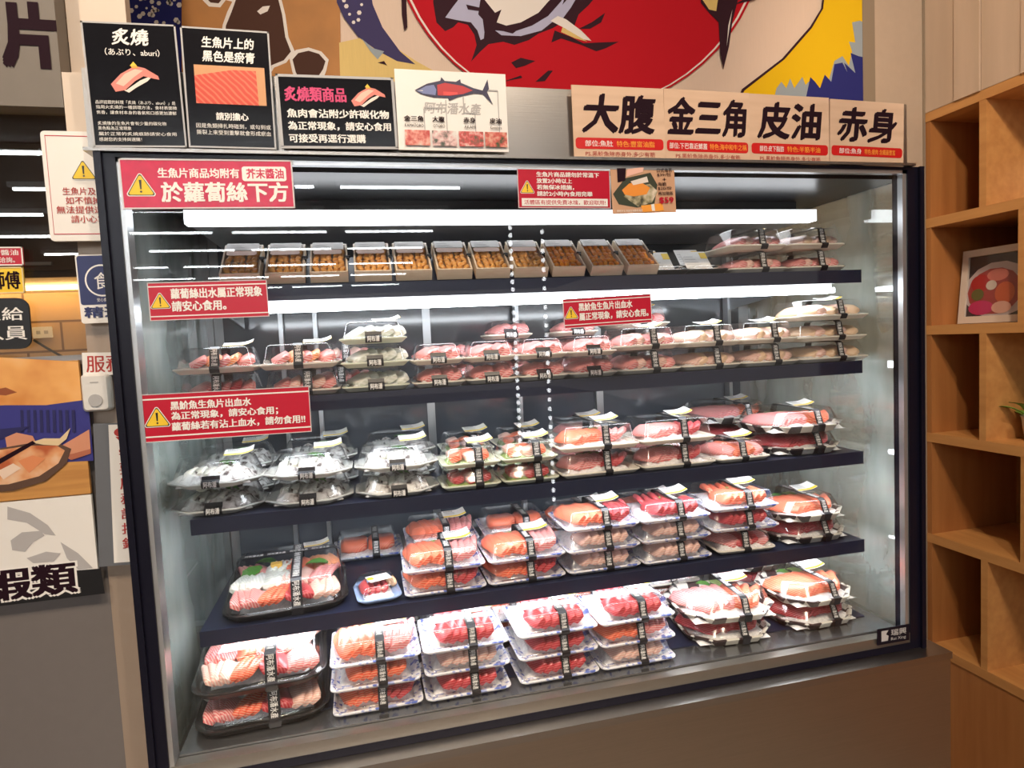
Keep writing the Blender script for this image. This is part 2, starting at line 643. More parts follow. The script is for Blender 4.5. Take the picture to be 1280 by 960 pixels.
def warning(g, x, y, s, z):
    def tri(k, dz, m, r):
        pts = []
        for a in (90, 210, 330):
            for da in (-40, 0, 40):
                pts.append((x + k * s * 0.58 * math.cos(R(a)) + r * s * math.cos(R(a + da)),
                            y - 0.08 * s + k * s * 0.56 * math.sin(R(a)) + r * s * math.sin(R(a + da)), z + dz))
        g.add(pts, [tuple(range(len(pts)))], m)
    tri(0.86, 0, PAPER, 0.10)
    tri(0.84, 0.0001, BLACK, 0.07)
    tri(0.76, 0.0002, YEL, 0.06)
    g.add([(x - 0.05 * s, y + 0.24 * s, z + .0003), (x - 0.028 * s, y - 0.14 * s, z + .0003), (x + 0.028 * s, y - 0.14 * s, z + .0003), (x + 0.05 * s, y + 0.24 * s, z + .0003)], [(0, 1, 2, 3)], BLACK)
    g.add([(x + 0.045 * s * math.cos(R(t)), y - 0.23 * s + 0.045 * s * math.sin(R(t)), z + .0003) for t in range(0, 360, 45)], [tuple(range(8))], BLACK)


# ================================================================== THE SETTING
def struct(name, mb, **k):
    return tag(mb.ob(name, **k), kind='structure')


XS = 2.2                # face of the shelving wall on the right
YW = 0.66               # back wall behind the cabinet
Z0 = FLOOR_DZ
CEIL = 3.15
FLZ = -0.20
struct('floor', MB().box(-7, 7, -20, 2.6, FLZ - 0.1, FLZ, FLOORM))
struct('ceiling', MB().box(-7, 7, -20, 2.6, CEIL, CEIL + 0.1, CEILM))
# back wall: mural board ground, beige panels, trims
wb = MB()
x_tr = up(1075, 60, 1, YW).x
wb.box(-0.16, XS, YW, YW + 0.1, FLZ, CEIL, PANELW)
struct('wall_back', wb)
t = MB()
xa, xb_ = up(1075, 60, 1, YW).x, up(1090, 60, 1, YW).x
t.box(xa, xb_, YW - 0.012, YW - 0.0005, FLZ, CEIL, TRIMW)
struct('trim_1', t)
t = MB()
xa2, xb2 = up(139, 10, 1, YW).x, up(150, 10, 1, YW).x
t.box(xa2, xb2, YW - 0.014, YW - 0.0005, FLZ, CEIL, TRIMW)
struct('trim_2', t)
t = MB()
xc = up(1154, 60, 1, YW).x
t.box(xc - 0.004, xc + 0.004, YW - 0.003, YW - 0.0005, FLZ, CEIL, TRIMW)
struct('trim_3', t)

# right wall above the shelving: vertical pale planks
zt = (up(1157, 142, 0, XS).z + up(1280, 91, 0, XS).z) / 2
wr = MB()
yy = YW
widths = [0.11, 0.085, 0.12, 0.09, 0.1]
i = 0
while yy > -2.2:
    w_ = widths[i % 5]
    dx_ = 0.006 if i % 2 else 0.0
    wr.box(XS - dx_, XS + 0.08, yy - w_ + 0.002, yy, zt, CEIL, WALLW)
    yy -= w_
    i += 1
struct('wall_right', wr)

# partition beside the cabinet
co = MB()
co.box(-0.057, -0.006, 0.06, YW, FLZ, 1.75, mat('beige_column_metal', (0.40, 0.315, 0.25), 0.4, 0.3))
co.box(-0.057, -0.006, 0.06, YW, 1.75, 1.86, CREAMCOL)
co.box(-0.057, 0.030, 0.10, 0.125, 1.88, CEIL, CREAMCOL)
co.box(-0.057, -0.006, 0.06, YW, 1.86, 1.88, CREAMCOL)
struct('column', co)

# ---------------------------------------------------------------- built-in shelving on the right
def zline(a, b):
    return (up(a[0], a[1], 0, XS).z + up(b[0], b[1], 0, XS).z) / 2


Hs = [zline((1157, 152), (1280, 106)), zline((1150, 288), (1280, 259)), zline((1152, 420), (1280, 414)),
      zline((1152, 552), (1280, 570)), zline((1155, 671), (1280, 723)), zline((1155, 803), (1280, 882))]
# Hs are the lower edges; boards are about this thick
TH = 0.030
bs = thing('bookcase', 'built-in honey wood bookcase along the right wall', 'bookcase', T(XS, YW, 0))
DEP = 0.36
Y_NEAR = -1.6


def bpart(name, x0, x1, y0, y1, z0, z1, m):
    MB().box(x0 - XS, x1 - XS, y0 - YW, y1 - YW, z0, z1, m).ob(name, bs)


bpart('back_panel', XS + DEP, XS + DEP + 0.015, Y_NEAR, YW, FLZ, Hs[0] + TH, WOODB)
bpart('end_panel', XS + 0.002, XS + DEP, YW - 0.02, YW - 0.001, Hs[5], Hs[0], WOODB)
for z in Hs:
    bpart('shelf_board', XS, XS + DEP, Y_NEAR, YW - 0.001, z, z + TH, WOODS)
divs = [(0, 1228, 190), (1, 1277, 330), (2, 1228, 480), (3, 1280, 640), (4, 1230, 740)]
for k, px, py in divs:
    y = up(px, py, 0, XS).y
    for yy in (y, y - 0.62, y - 1.24):
        if yy > Y_NEAR + 0.05:
            bpart('divider', XS + 0.001, XS + DEP, yy - 0.011, yy + 0.011, Hs[k + 1] + TH, Hs[k], WOODS)
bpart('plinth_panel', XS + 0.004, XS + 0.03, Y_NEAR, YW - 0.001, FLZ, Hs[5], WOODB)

# ================================================================== MURAL
MUW = mat('mural_cream', (0.72, 0.55, 0.44), 0.6, noise=0.06, nscale=60, stretch=(12, 1, .3))
MUR = mat('mural_red', (0.50, 0.006, 0.016), 0.7, spec=0.15)
MUB = mat('mural_navy', (0.022, 0.025, 0.16), 0.7, spec=0.15)
MUO = mat('mural_ochre', (0.42, 0.17, 0.03), 0.6, noise=0.25, nscale=14)
MUBR = mat('mural_brown', (0.075, 0.032, 0.022), 0.7, spec=0.15)
MUWH = mat('mural_white', (0.78, 0.72, 0.68), 0.6)
MUY = mat('mural_yellow', (0.74, 0.46, 0.008), 0.7, spec=0.15)
MUYP = mat('mural_pale_yellow', (0.70, 0.50, 0.16), 0.6, noise=0.1, nscale=60, stretch=(12, 1, .3))
MUD = mat('mural_dark_line', (0.035, 0.010, 0.018), 0.7, spec=0.15)
MUG = mat('mural_grey_blue', (0.28, 0.33, 0.37), 0.6)
MUL = mat('mural_lilac', (0.42, 0.42, 0.60), 0.6)
MUIND = mat('mural_indigo', (0.055, 0.045, 0.13), 0.7, spec=0.15)

mural = thing('wall_mural', 'painted wall mural of a fish on a red disc above the cabinet', 'mural', T(0.9, YW, 2.2))
ML = [0]


def mpoly(g, pts, m, lift=None):
    ML[0] += 1
    y = YW - 0.0032 - 0.00008 * ML[0] if lift is None else YW - lift
    P = [up(a, b, 1, YW) for a, b in pts]
    q = [(p.x - 0.9, p.z - 2.2) for p in P]
    ar = sum(q[i][0] * q[(i + 1) % len(q)][1] - q[(i + 1) % len(q)][0] * q[i][1] for i in range(len(q)))
    if ar > 0:
        q.reverse()
    # facing -y
    g.add([(a, y - YW, b) for a, b in reversed(q)], [tuple(range(len(q)))], m)


g = MB()
pa, pb = up(150, 20, 1, YW), up(1075, 20, 1, YW)
g.box(pa.x - 0.9, pb.x - 0.9, -0.003, -0.0006, 1.86 - 2.2, CEIL - 0.02 - 2.2, MUW)
g.ob('backing_board', mural)
TOP = -60
g = MB()
mpoly(g, [(150, TOP), (228, TOP), (228, 130), (150, 130)], MUB)
rnd = random.Random(3)
for k in range(46):
    a, b = rnd.uniform(154, 226), rnd.uniform(-20, 34)
    r_ = rnd.uniform(1.6, 3.6)
    mpoly(g, [(a + r_ * math.cos(R(t)), b + r_ * math.sin(R(t))) for t in range(0, 360, 60)], MUWH, 0.0042)
g.ob('dotted_sea', mural)
g = MB()
mpoly(g, [(228, TOP), (424, TOP), (427, 130), (228, 130)], MUO)
blob = [(247, TOP), (250, -2), (262, 10), (276, 11), (283, 2), (291, 4), (285, 16), (279, 33), (276, 60), (300, 110), (335, 100), (343, 86), (358, 80), (369, 66), (361, 48), (357, 20), (352, 0), (350, TOP)]
cx_ = sum(p[0] for p in blob) / len(blob)
mpoly(g, blob, MUWH)
blob2 = [(258, TOP), (256, -3), (264, 5), (274, 6), (282, -3), (296, 0), (290, 17), (283, 34), (281, 60), (302, 105), (333, 97), (340, 83), (355, 77), (364, 66), (357, 48), (353, 20), (348, 0), (346, TOP)]
mpoly(g, blob2, MUBR)
sp = [(366, 92), (362, 74), (370, 64), (386, 61), (402, 66), (411, 76), (408, 90), (404, 100), (370, 100)]
mpoly(g, sp, MUWH)
mpoly(g, [(370, 92), (366, 76), (373, 68), (386, 65), (399, 69), (407, 78), (404, 88), (398, 97), (373, 97)], MUBR)
mpoly(g, [(322, 16), (329, 10), (338, 9), (335, 16), (326, 20)], MUWH)
mpoly(g, [(305, 42), (316, 38), (322, 30), (334, 36), (330, 60), (312, 62)], MUBR)
g.ob('ochre_panel', mural)
g = MB()
mpoly(g, [(424, 55), (470, 45), (520, 78), (560, 100), (575, 130), (427, 130), (425, 90)], MUYP)
mpoly(g, [(421, TOP), (455, TOP), (466, 8), (478, 36), (500, 66), (519, 82), (496, 78), (470, 64), (448, 48), (430, 24), (421, 5)], MUIND)
for (a, b, r_) in ((433, 10, 3), (449, 18, 3), (437, 20, 2), (448, 27, 2.5), (442, 30, 2.4), (430, 3, 2.5), (452, 8, 2)):
    mpoly(g, [(a + r_ * math.cos(R(t)), b + r_ * math.sin(R(t))) for t in range(0, 360, 60)], MUWH, 0.0090)
mpoly(g, [(452, 50), (466, 62), (480, 66), (472, 76), (463, 66)], MUG)
mpoly(g, [(472, 80), (480, 78), (484, 84), (480, 82)], MUD)
mpoly(g, [(500, TOP), (505, TOP), (509, 36), (505, 40), (502, 20)], MUD)
g.ob('diving_whale', mural)
g = MB()
disc = [(722 + 227 * math.cos(R(t)), -90 + 227 * math.sin(R(t))) for t in range(0, 181, 6)]
disc2 = [(722 + 233 * math.cos(R(t)), -90 + 230 * math.sin(R(t))) for t in range(0, 181, 6)]
ring = [(722 + 230 * math.cos(R(t)), -90 + 228 * math.sin(R(t))) for t in range(0, 181, 6)]
mpoly(g, disc2, MUR)
mpoly(g, ring, MUWH)
mpoly(g, disc, MUR)
g.ob('red_disc', mural)
g = MB()
body = [(540, TOP), (541, 5), (545, 30), (556, 41), (566, 36), (572, 30), (584, 33), (592, 45), (595, 58), (592, 68), (588, 79), (600, 66), (610, 57), (628, 54), (642, 58), (660, 52), (672, 44), (690, 37), (705, 28), (716, 36), (722, 20), (735, 8), (748, -8), (760, TOP)]
mpoly(g, body, MUD)
mpoly(g, [(556, 24), (566, 10), (580, -8), (600, 0), (597, 20), (606, 30), (604, 50), (600, 52), (596, 40), (588, 30), (570, 27)], MUL)
mpoly(g, [(605, 2), (618, 18), (626, 14), (620, 30), (632, 34), (650, 30), (672, 18), (686, 2), (690, TOP), (605, TOP)], MUWH)
mpoly(g, [(618, 40), (640, 42), (664, 34), (684, 22), (700, 4), (708, -10), (696, 24), (676, 40), (650, 47), (626, 46)], MUL)
mpoly(g, [(690, 30), (700, 10), (716, -8), (725, -10), (712, 12), (700, 28)], MUL)
mpoly(g, [(687, 28), (706, 38), (722, 50), (738, 53), (725, 40), (706, 26), (696, 22)], MUWH)
mpoly(g, [(688, 55), (692, 40), (712, 48), (728, 56), (745, 55), (772, 54), (756, 62), (744, 66), (725, 58), (700, 50)], MUD)
mpoly(g, [(700, 42), (718, 50), (733, 54), (716, 44), (702, 36)], MUYP)
mpoly(g, [(722, 38), (738, 30), (755, 18), (750, 30), (736, 38)], MUD)
for q in ([(638, 80), (650, 74), (658, 76), (668, 78), (655, 84), (644, 87)], [(668, 104), (684, 90), (690, 90), (680, 103)], [(628, 104), (650, 96), (652, 99)], [(582, 8), (600, 12), (598, 16), (584, 14)], [(616, 38), (640, 38), (660, 28), (640, 44)], [(602, 22), (612, 34), (606, 52)]):
    mpoly(g, q, MUD)
g.ob('tuna_figure', mural)
g = MB()
mpoly(g, [(868, TOP), (930, TOP), (920, 2), (913, 30), (909, 60), (902, 88), (898, 68), (896, 30), (884, 18), (874, 6)], MUD)
mpoly(g, [(876, 2), (884, 14), (893, 16), (895, 2), (890, -20)], MUYP)
mpoly(g, [(906, 60), (909, 40), (913, 14), (908, 34)], MUWH)
mpoly(g, [(915, 8), (940, 2), (952, -6), (930, 0)], MUD)
g.ob('fish_fin', mural)
g = MB()
mpoly(g, [(1032, TOP), (1085, TOP), (1085, 160), (905, 160), (925, 113), (975, 75), (1010, 35), (1024, 12)], MUD)
mpoly(g, [(1034, TOP), (1085, TOP), (1085, 160), (905, 160), (928, 115), (978, 76), (1012, 37), (1026, 13)], MUY)
wv = [(960, 145), (968, 112), (974, 104), (980, 112), (985, 100), (990, 112), (1000, 98), (1004, 108), (1012, 100), (1010, 110), (1030, 112), (1040, 78), (1050, 72), (1058, 84), (1062, 66), (1058, 54), (1066, 55), (1062, 30), (1072, 28), (1080, 32), (1080, 150)]
mpoly(g, wv, MUG)
wv2 = [(1000, 145), (1010, 98), (1016, 104), (1022, 112), (1028, 95), (1036, 104), (1040, 82), (1050, 80), (1056, 92), (1052, 80), (1066, 93), (1060, 68), (1070, 72), (1080, 74), (1080, 150)]
mpoly(g, wv2, MUB)
g.ob('yellow_shore', mural)

# ================================================================== DISPLAY CABINET (local origin at floor level, front glass plane y = 0)
FR = thing('refrigerated_display_cabinet', 'black-framed lit glass refrigerator cabinet filled with packed sashimi', 'display refrigerator', T(0, 0, 0))


def fpart(name, mb, smooth=False, parent=None):
    return mb.ob(name, parent or FR, smooth)


Zg = lambda v: Z0 + v
DEPTH = 0.62
# stainless base
b = MB()
b.box(-0.012, 1.535, -0.035, DEPTH + 0.02, -0.08, Zg(-0.030), STEEL_D)
b.box(-0.012, 1.535, -0.040, DEPTH + 0.02, Zg(-0.030), Zg(-0.016), STEEL)
base = fpart('base_cabinet', b)
b = MB()
b.box(0.03, 1.49, 0.02, DEPTH, FLZ, -0.08, BLACK)
fpart('kick_plinth', b)
# black front frame
b = MB()
b.box(0.0, 0.0275, -0.004, 0.035, Zg(-0.0155), Zg(0.990), BLACKF)
b.box(1.465, 1.500, -0.004, 0.035, Zg(-0.0155), Zg(0.990), BLACKF)
b.box(0.0275, 1.465, -0.004, 0.035, Zg(0.984), Zg(0.990), BLACKF)
b.box(0.0275, 1.465, -0.004, 0.035, Zg(-0.0155), Zg(-0.001), BLACKF)
b.box(0.0, 0.010, -0.010, -0.004, Zg(-0.0155), Zg(0.990), BLACKF)
b.box(1.490, 1.500, -0.010, -0.004, Zg(-0.0155), Zg(0.990), BLACKF)
fpart('front_frame', b)
# silver spacers and sill
b = MB()
b.box(0.0275, 0.0345, -0.001, 0.030, Zg(0.02), Zg(0.984), SILVER)
b.box(1.4555, 1.465, -0.001, 0.012, Zg(0.02), Zg(0.984), SILVER)
b.box(0.0275, 1.465, -0.001, 0.012, Zg(0.977), Zg(0.984), SILVER)
fpart('glass_spacer', b)
b = MB()
b.box(0.0275, 1.465, -0.003, 0.020, Zg(-0.001), Zg(0.020), mat('sill_steel', (0.36, 0.34, 0.31), 0.3, 0.85))
fpart('glass_sill', b)
b = MB()
b.box(0.0345, 1.4555, 0.004, 0.010, Zg(0.020), Zg(0.977), GLASS)
fpart('front_glass', b)
# side panes
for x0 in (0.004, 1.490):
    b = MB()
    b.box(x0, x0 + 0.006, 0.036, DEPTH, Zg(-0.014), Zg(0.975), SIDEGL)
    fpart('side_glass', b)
# rear posts
for x0 in (0.0, 1.475):
    b = MB()
    b.box(x0, x0 + 0.025, DEPTH - 0.03, DEPTH + 0.0, Zg(-0.014), Zg(0.975), ALU)
    fpart('rear_post', b)
# roof and header
b = MB()
b.box(0.0, 1.5, 0.036, DEPTH + 0.02, Zg(0.975), Zg(1.00), mat('dark_roof_panel', (0.03, 0.032, 0.036), 0.3))
fpart('roof_panel', b)
b = MB()
b.box(-0.012, 1.478, 0.010, 0.045, Zg(1.003), Zg(1.118), STEEL)
b.box(-0.012, 1.478, -0.012, 0.045, Zg(0.9905), Zg(0.9955), STEEL)
b.box(-0.012, 1.478, 0.010, 0.045, Zg(0.9955), Zg(1.003), STEEL)
fpart('header_panel', b)
# rear sliding doors
DOORM = MB()
for (x0, x1, yo) in ((0.03, 0.55, 0), (0.53, 1.02, 0.012), (1.0, 1.47, 0)):
    d = MB()
    y0 = DEPTH - 0.045 + yo
    d.box(x0 + 0.02, x1 - 0.02, y0 + 0.002, y0 + 0.007, Zg(0.03), Zg(0.97), BACKGL)
    dd = fpart('rear_door', d)
    e = MB()
    e.box(x0, x0 + 0.02, y0, y0 + 0.010, Zg(0.01), Zg(0.972), ALU)
    e.box(x1 - 0.02, x1, y0, y0 + 0.010, Zg(0.01), Zg(0.972), ALU)
    e.box(x0 + 0.02, x1 - 0.02, y0, y0 + 0.010, Zg(0.01), Zg(0.03), ALU)
    e.ob('door_frame', dd)
# shelf uprights
for px in (0.185, 0.265, 0.775, 1.40):
    b = MB()
    b.box(px - 0.005, px + 0.005, DEPTH - 0.075, DEPTH - 0.050, Zg(0.01), Zg(0.93), ALU)
    fpart('shelf_upright', b)
# light housing on top
b = MB()
b.box(0.07, 1.412, 0.203, 0.56, Zg(0.926), Zg(0.946), WHITEP)
b.box(0.09, 1.392, 0.240, 0.56, Zg(0.946), Zg(0.974), MATS['dark_roof_panel'])
hs = fpart('light_housing', b)
b = MB()
b.box(0.07, 1.412, 0.196, 0.203, Zg(0.921), Zg(0.946), LEDTOP)
b.box(0.07, 1.412, 0.203, 0.225, Zg(0.921), Zg(0.9255), LEDTOP)
b.ob('light_diffuser', hs)
# shelves
SZ = [0.797, 0.598, 0.395, 0.194]
for z in SZ:
    b = MB()
    b.box(0.062, 1.446, 0.100, 0.104, Zg(z - 0.028), Zg(z), NAVY)
    b.box(0.062, 1.446, 0.104, 0.545, Zg(z - 0.006), Zg(z - 0.001), NAVY)
    b.box(0.062, 1.446, 0.19, 0.545, Zg(z - 0.012), Zg(z - 0.006), WHITEP)
    sh = fpart('shelf', b)
    b = MB()
    if z > 0.7:
        b.box(0.085, 1.42, 0.150, 0.185, Zg(z - 0.045), Zg(z - 0.034), LED)
        b.box(0.085, 1.42, 0.160, 0.175, Zg(z - 0.034), Zg(z - 0.0125), WHITEP)
    else:
        b.box(0.085, 1.42, 0.112, 0.150, Zg(z - 0.024), Zg(z - 0.0065), LED)
    b.ob('light_tube', sh)
    for x0 in (0.10, 1.40):
        b = MB()
        b.add([(x0, 0.12, Zg(z - 0.0125)), (x0, 0.545, Zg(z - 0.0125)), (x0, 0.545, Zg(z - 0.06)), (x0 + .004, 0.12, Zg(z - 0.0125)), (x0 + .004, 0.545, Zg(z - 0.0125)), (x0 + .004, 0.545, Zg(z - 0.06))],
              [(0, 1, 2), (5, 4, 3), (0, 3, 4, 1), (1, 4, 5, 2), (2, 5, 3, 0)], ALU)
        b.ob('bracket', sh)
# deck
DZ = 0.026
b = MB()
b.box(0.036, 1.4545, 0.0215, 0.56, Zg(-0.012), Zg(DZ - 0.002), DECK)
fpart('deck', b)
b = MB()
b.box(0.10, 1.43, 0.085, 0.50, Zg(DZ - 0.002), Zg(DZ), NAVY)
fpart('deck_mat', b)
# name plate bottom right
pl = sign('maker_plate', 'small black maker plate with white lettering at cabinet bottom right corner', 'name plate',
          ((1096, 786), (1136, 780), (1136, 799), (1096, 807)), -0.006, BLACKF,
          [('t', '\u745e\u8208', 0.42, 0.90, 0.45, 0.85, LGREY, 0.02), ('t', 'Rui Xing', 0.42, 0.88, 0.12, 0.36, LGREY, 0.01), ('p', [(0.12, 0.2), (0.32, 0.2), (0.34, 0.5), (0.26, 0.6), (0.34, 0.85), (0.12, 0.85)], LGREY, 'emblem')], 0.0015)

# ================================================================== PACKS
DES = {}


def ribbon(mb, prof, w, t, m, x=0.0):
    """strip following a profile of (y,z) points, thickness t outward"""
    n = len(prof)
    nrm = []
    for i in range(n):
        a = prof[max(0, i - 1)]
        c = prof[min(n - 1, i + 1)]
        ty, tz = c[0] - a[0], c[1] - a[1]
        l = math.hypot(ty, tz) or 1
        nrm.append((-tz / l, ty / l))
    loops = []
    for (y, z), (ny, nz) in zip(prof, nrm):
        loops.append([(x - w / 2, y, z), (x - w / 2, y + ny * t, z + nz * t), (x + w / 2, y + ny * t, z + nz * t), (x + w / 2, y, z)])
    mb.loft(loops, m)


def slice_mesh(L, w, t, bend, m, seed=0, n=7):
    rg = random.Random(seed)
    mb = MB()
    loops = []
    for i in range(n + 1):
        u = i / n
        y = (u - 0.5) * L
        k = 1 - 0.35 * abs(2 * u - 1) ** 6
        dz = -bend * (2 * u - 1) ** 2 + rg.uniform(-1, 1) * t * 0.12
        loop = []
        for j in range(8):
            a = 2 * math.pi * j / 8
            c, s_ = math.cos(a), math.sin(a)
            sx = math.copysign(abs(c) ** 0.4, c) * w / 2 * k
            sz = math.copysign(abs(s_) ** 0.4, s_) * t / 2 * (0.6 + 0.4 * k)
            loop.append((sx, y, dz + sz))
        loops.append(loop)
    mb.loft(loops, m)
    return mb.mesh('sashimi_slice', True, 1.2)


SL = {}


def sl(m, L, w, t, bend, v=0):
    k = (m.name, L, w, t, bend, v)
    if k not in SL:
        SL[k] = slice_mesh(L, w, t, bend, m, v)
    return SL[k]


def mound_mesh(name, w, d, h, m, seed=1, n=14, rough=0.25, z0=0.003):
    rg = random.Random(seed)
    mb = MB()
    vs, fs = [], []
    for j in range(n + 1):
        for i in range(n + 1):
            u, v = 2 * i / n - 1, 2 * j / n - 1
            e = max(abs(u), abs(v))
            k = (1 - e ** 4) ** 0.5 if e < 1 else 0
            z = z0 + h * k * (1 - rough + rough * 2 * rg.random())
            vs.append((u * w / 2 + rg.uniform(-1, 1) * w * 0.012, v * d / 2 + rg.uniform(-1, 1) * d * 0.012, z if e < 1 else z0))
    for j in range(n):
        for i in range(n):
            a = j * (n + 1) + i
            fs.append((a, a + 1, a + n + 2, a + n + 1))
    mb.add(vs, fs, m)
    mb.add([(-w / 2, -d / 2, z0), (w / 2, -d / 2, z0), (w / 2, d / 2, z0), (-w / 2, d / 2, z0)], [(3, 2, 1, 0)], m)
    return mb.mesh(name, True, 1.5)


def leaf_mesh(L, w, m, bend=0.006):
    mb = MB()
    n = 7
    top, bot = [], []
    vs, fs = [], []
    for i in range(n + 1):
        u = i / n
        k = math.sin(math.pi * min(1, u * 0.94 + 0.06)) ** 0.7 * w / 2
        jag = 1.0 if i % 2 else 0.82
        z = -bend * (2 * u - 1) ** 2
        vs += [(-k * jag, (u - .5) * L, z + 0.002), (0, (u - .5) * L, z), (k * jag, (u - .5) * L, z + 0.002)]
    o = len(vs)
    vs += [(x, y, z - 0.0007) for x, y, z in vs]
    for i in range(n):
        a = i * 3
        for q in (0, 1):
            fs.append((a + q, a + q + 1, a + q + 4, a + q + 3))
            fs.append((o + a + q + 3, o + a + q + 4, o + a + q + 1, o + a + q))
    mb.add(vs, fs, m)
    return mb.mesh('shiso_leaf', True, 1.5)


def tray_mesh(w, d, r, m, hb=0.013, shape='rr', rimw=0.008, slope=0.011):
    mb = MB()
    L = (lambda ins, z: rr(w - 2 * ins, d - 2 * ins, max(0.003, r - ins * 0.6), z)) if shape == 'rr' else (lambda ins, z: octo(w - 2 * ins, d - 2 * ins, r - ins * 0.4, z))
    mb.loft([L(slope, 0), L(slope * 0.75, 0.0015), L(0.002, hb - 0.003), L(0, hb - 0.0022), L(0, hb), L(0.0015, hb + 0.0006), L(rimw * 0.6, hb), L(rimw, hb - 0.002), L(slope + 0.003, 0.003)], m)
    return mb.mesh('tray', True, 0.8)


def lid_mesh(w, d, r, h, hb=0.013, shape='rr', inset=0.017):
    mb = MB()
    L = (lambda ins, z: rr(w - 2 * ins, d - 2 * ins, max(0.003, r - ins * 0.4), z)) if shape == 'rr' else (lambda ins, z: octo(w - 2 * ins, d - 2 * ins, r - ins * 0.4, z))
    mb.loft([L(0.0005, hb + 0.0008), L(0.006, hb + 0.0022), L(0.0075, hb + 0.004), L(inset, h - 0.004), L(inset + 0.004, h - 0.0008), L(inset + 0.010, h)], LID, cap0=False)
    return mb.mesh('lid', True, 0.8)


def lid_profile(d, h, hb=0.013, inset=0.017):
    f = -d / 2
    pts = [(f + 0.004, 0.001), (f - 0.0004, hb - 0.002), (f - 0.0004, hb + 0.001), (f + 0.0065, hb + 0.003), (f + inset - 0.0005, h - 0.0036), (f + inset + 0.006, h + 0.0002)]
    back = [(-y, z) for y, z in reversed(pts)]
    return pts + back


BRAND = '\u963f\u5e03\u6f58\u6c34\u7522'


def band_parts(d, h, w=0.016, x=0.0, hb=0.013, inset=0.017, tops=True):
    """returns [(name, mesh, children)]"""
    prof = lid_profile(d, h, hb, inset)
    mb = MB()
    ribbon(mb, prof, w, 0.0006, BANDM, x)
    me = mb.mesh('paper_band')
    tx = MB()
    # front face lettering, reading down the band
    a, b_ = prof[3], prof[4]
    ty, tz = b_[0] - a[0], b_[1] - a[1]
    L = math.hypot(ty, tz)
    ang = math.atan2(tz, ty)          # slope of the lid face
    off = 0.0012
    nm = Vector((0, -tz / L, ty / L))
    ctr = Vector((x, (a[0] + b_[0]) / 2, (a[1] + b_[1]) / 2)) + nm * off
    M = Matrix.Translation(ctr) @ RX(ang) @ RZ(R(-90))
    put_text(tx, BRAND, -L * 0.52, L * 0.52, -w * 0.33, w * 0.33, 0, WHITE, 0.02, M=M)
    if tops:
        Lt = d - 2 * inset - 0.02
        n = max(1, round(Lt / 0.045))
        for i in range(n):
            c = -Lt / 2 + Lt * (i + 0.5) / n
            put_text(tx, BRAND, -0.018, 0.018, -w * 0.33, w * 0.33, 0, WHITE, 0.02, M=T(x, c, h + 0.0013) @ RZ(R(-90)))
    tm = tx.mesh('lettering')
    return ('paper_band', me, None, [('lettering', tm, None)])


def label_mesh(w=0.052, d=0.036, curl=0.006):
    mb = MB()
    n = 6
    top = []
    for i in range(n + 1):
        u = i / n
        top.append((u, curl * max(0, u - 0.55) ** 2 * 5))
    def strip(v0, v1, m, dz):
        vs, fs = [], []
        for u, z in top:
            vs += [((u - .5) * w, (v0 - .5) * d, z + dz), ((u - .5) * w, (v1 - .5) * d, z + dz)]
        for i in range(n):
            a = 2 * i
            fs.append((a, a + 2, a + 3, a + 1))
        mb.add(vs, fs, m)
    vs0, fs0 = [], []
    for u, z in top:
        vs0 += [((u - .5) * w, -.5 * d, z), ((u - .5) * w, .5 * d, z), ((u - .5) * w, .5 * d, z + .0004), ((u - .5) * w, -.5 * d, z + .0004)]
    mb.loft([vs0[4 * i:4 * i + 4] for i in range(n + 1)], PAPER)
    strip(0.02, 0.22, YEL, 0.0006)
    for k, (v0, v1) in enumerate(((0.34, 0.38), (0.46, 0.50), (0.58, 0.66))):
        u0, u1 = (-0.42, 0.30 - 0.1 * k)
        z = top[0][1] + 0.0007
        mb.add([(u0 * w, (v0 - .5) * d, z), (0.04 * w, (v0 - .5) * d, z), (0.04 * w, (v1 - .5) * d, z), (u0 * w, (v1 - .5) * d, z)], [(0, 1, 2, 3)], GREYP)
    for k in range(6):
        u0 = -0.40 + 0.07 * k
        mb.add([(u0 * w, .24 * d, .0007), ((u0 + .03) * w, .24 * d, .0007), ((u0 + .03) * w, .42 * d, .0007), (u0 * w, .42 * d, .0007)], [(0, 1, 2, 3)], BLACK)
    return mb.mesh('price_label')


LABEL = label_mesh()


def sticker_parts(d, hb=0.013, x=0.0):
    mb = MB()
    f = -d / 2
    ribbon(mb, [(f + 0.003, 0.002), (f - 0.0006, hb - 0.002), (f - 0.0006, hb + 0.0012), (f + 0.008, hb + 0.0055), (f + 0.011, hb + 0.012)], 0.030, 0.0006, BANDM, x)
    tx = MB()
    put_text(tx, BRAND[:3], -0.011, 0.011, -0.0055, 0.0055, 0, WHITE, 0.03, M=T(x, f - 0.0016, hb - 0.001) @ RX(R(82)))
    return ('front_sticker', mb.mesh('front_sticker'), None, [('lettering', tx.mesh('lettering'), None)])


def rows_of_slices(out, w, d, m, n, zc, L=None, v=0, y=0.0, lean=38, skew=0.0, t=0.006, wid=0.022, x0=0.0, span=None):
    L = L or d * 0.62
    span = span or w * 0.66
    for i in range(n):
        u = (i - (n - 1) / 2) / max(1, n - 1)
        M = T(x0 + u * span, y, zc + 0.0015 * math.sin(i * 2.3 + v)) @ RZ(skew + 0.06 * math.sin(i * 1.7 + v)) @ RY(R(-lean))
        out.append(('sashimi_slice', sl(m, L, wid, t, 0.004, (i + v) % 3), M, []))


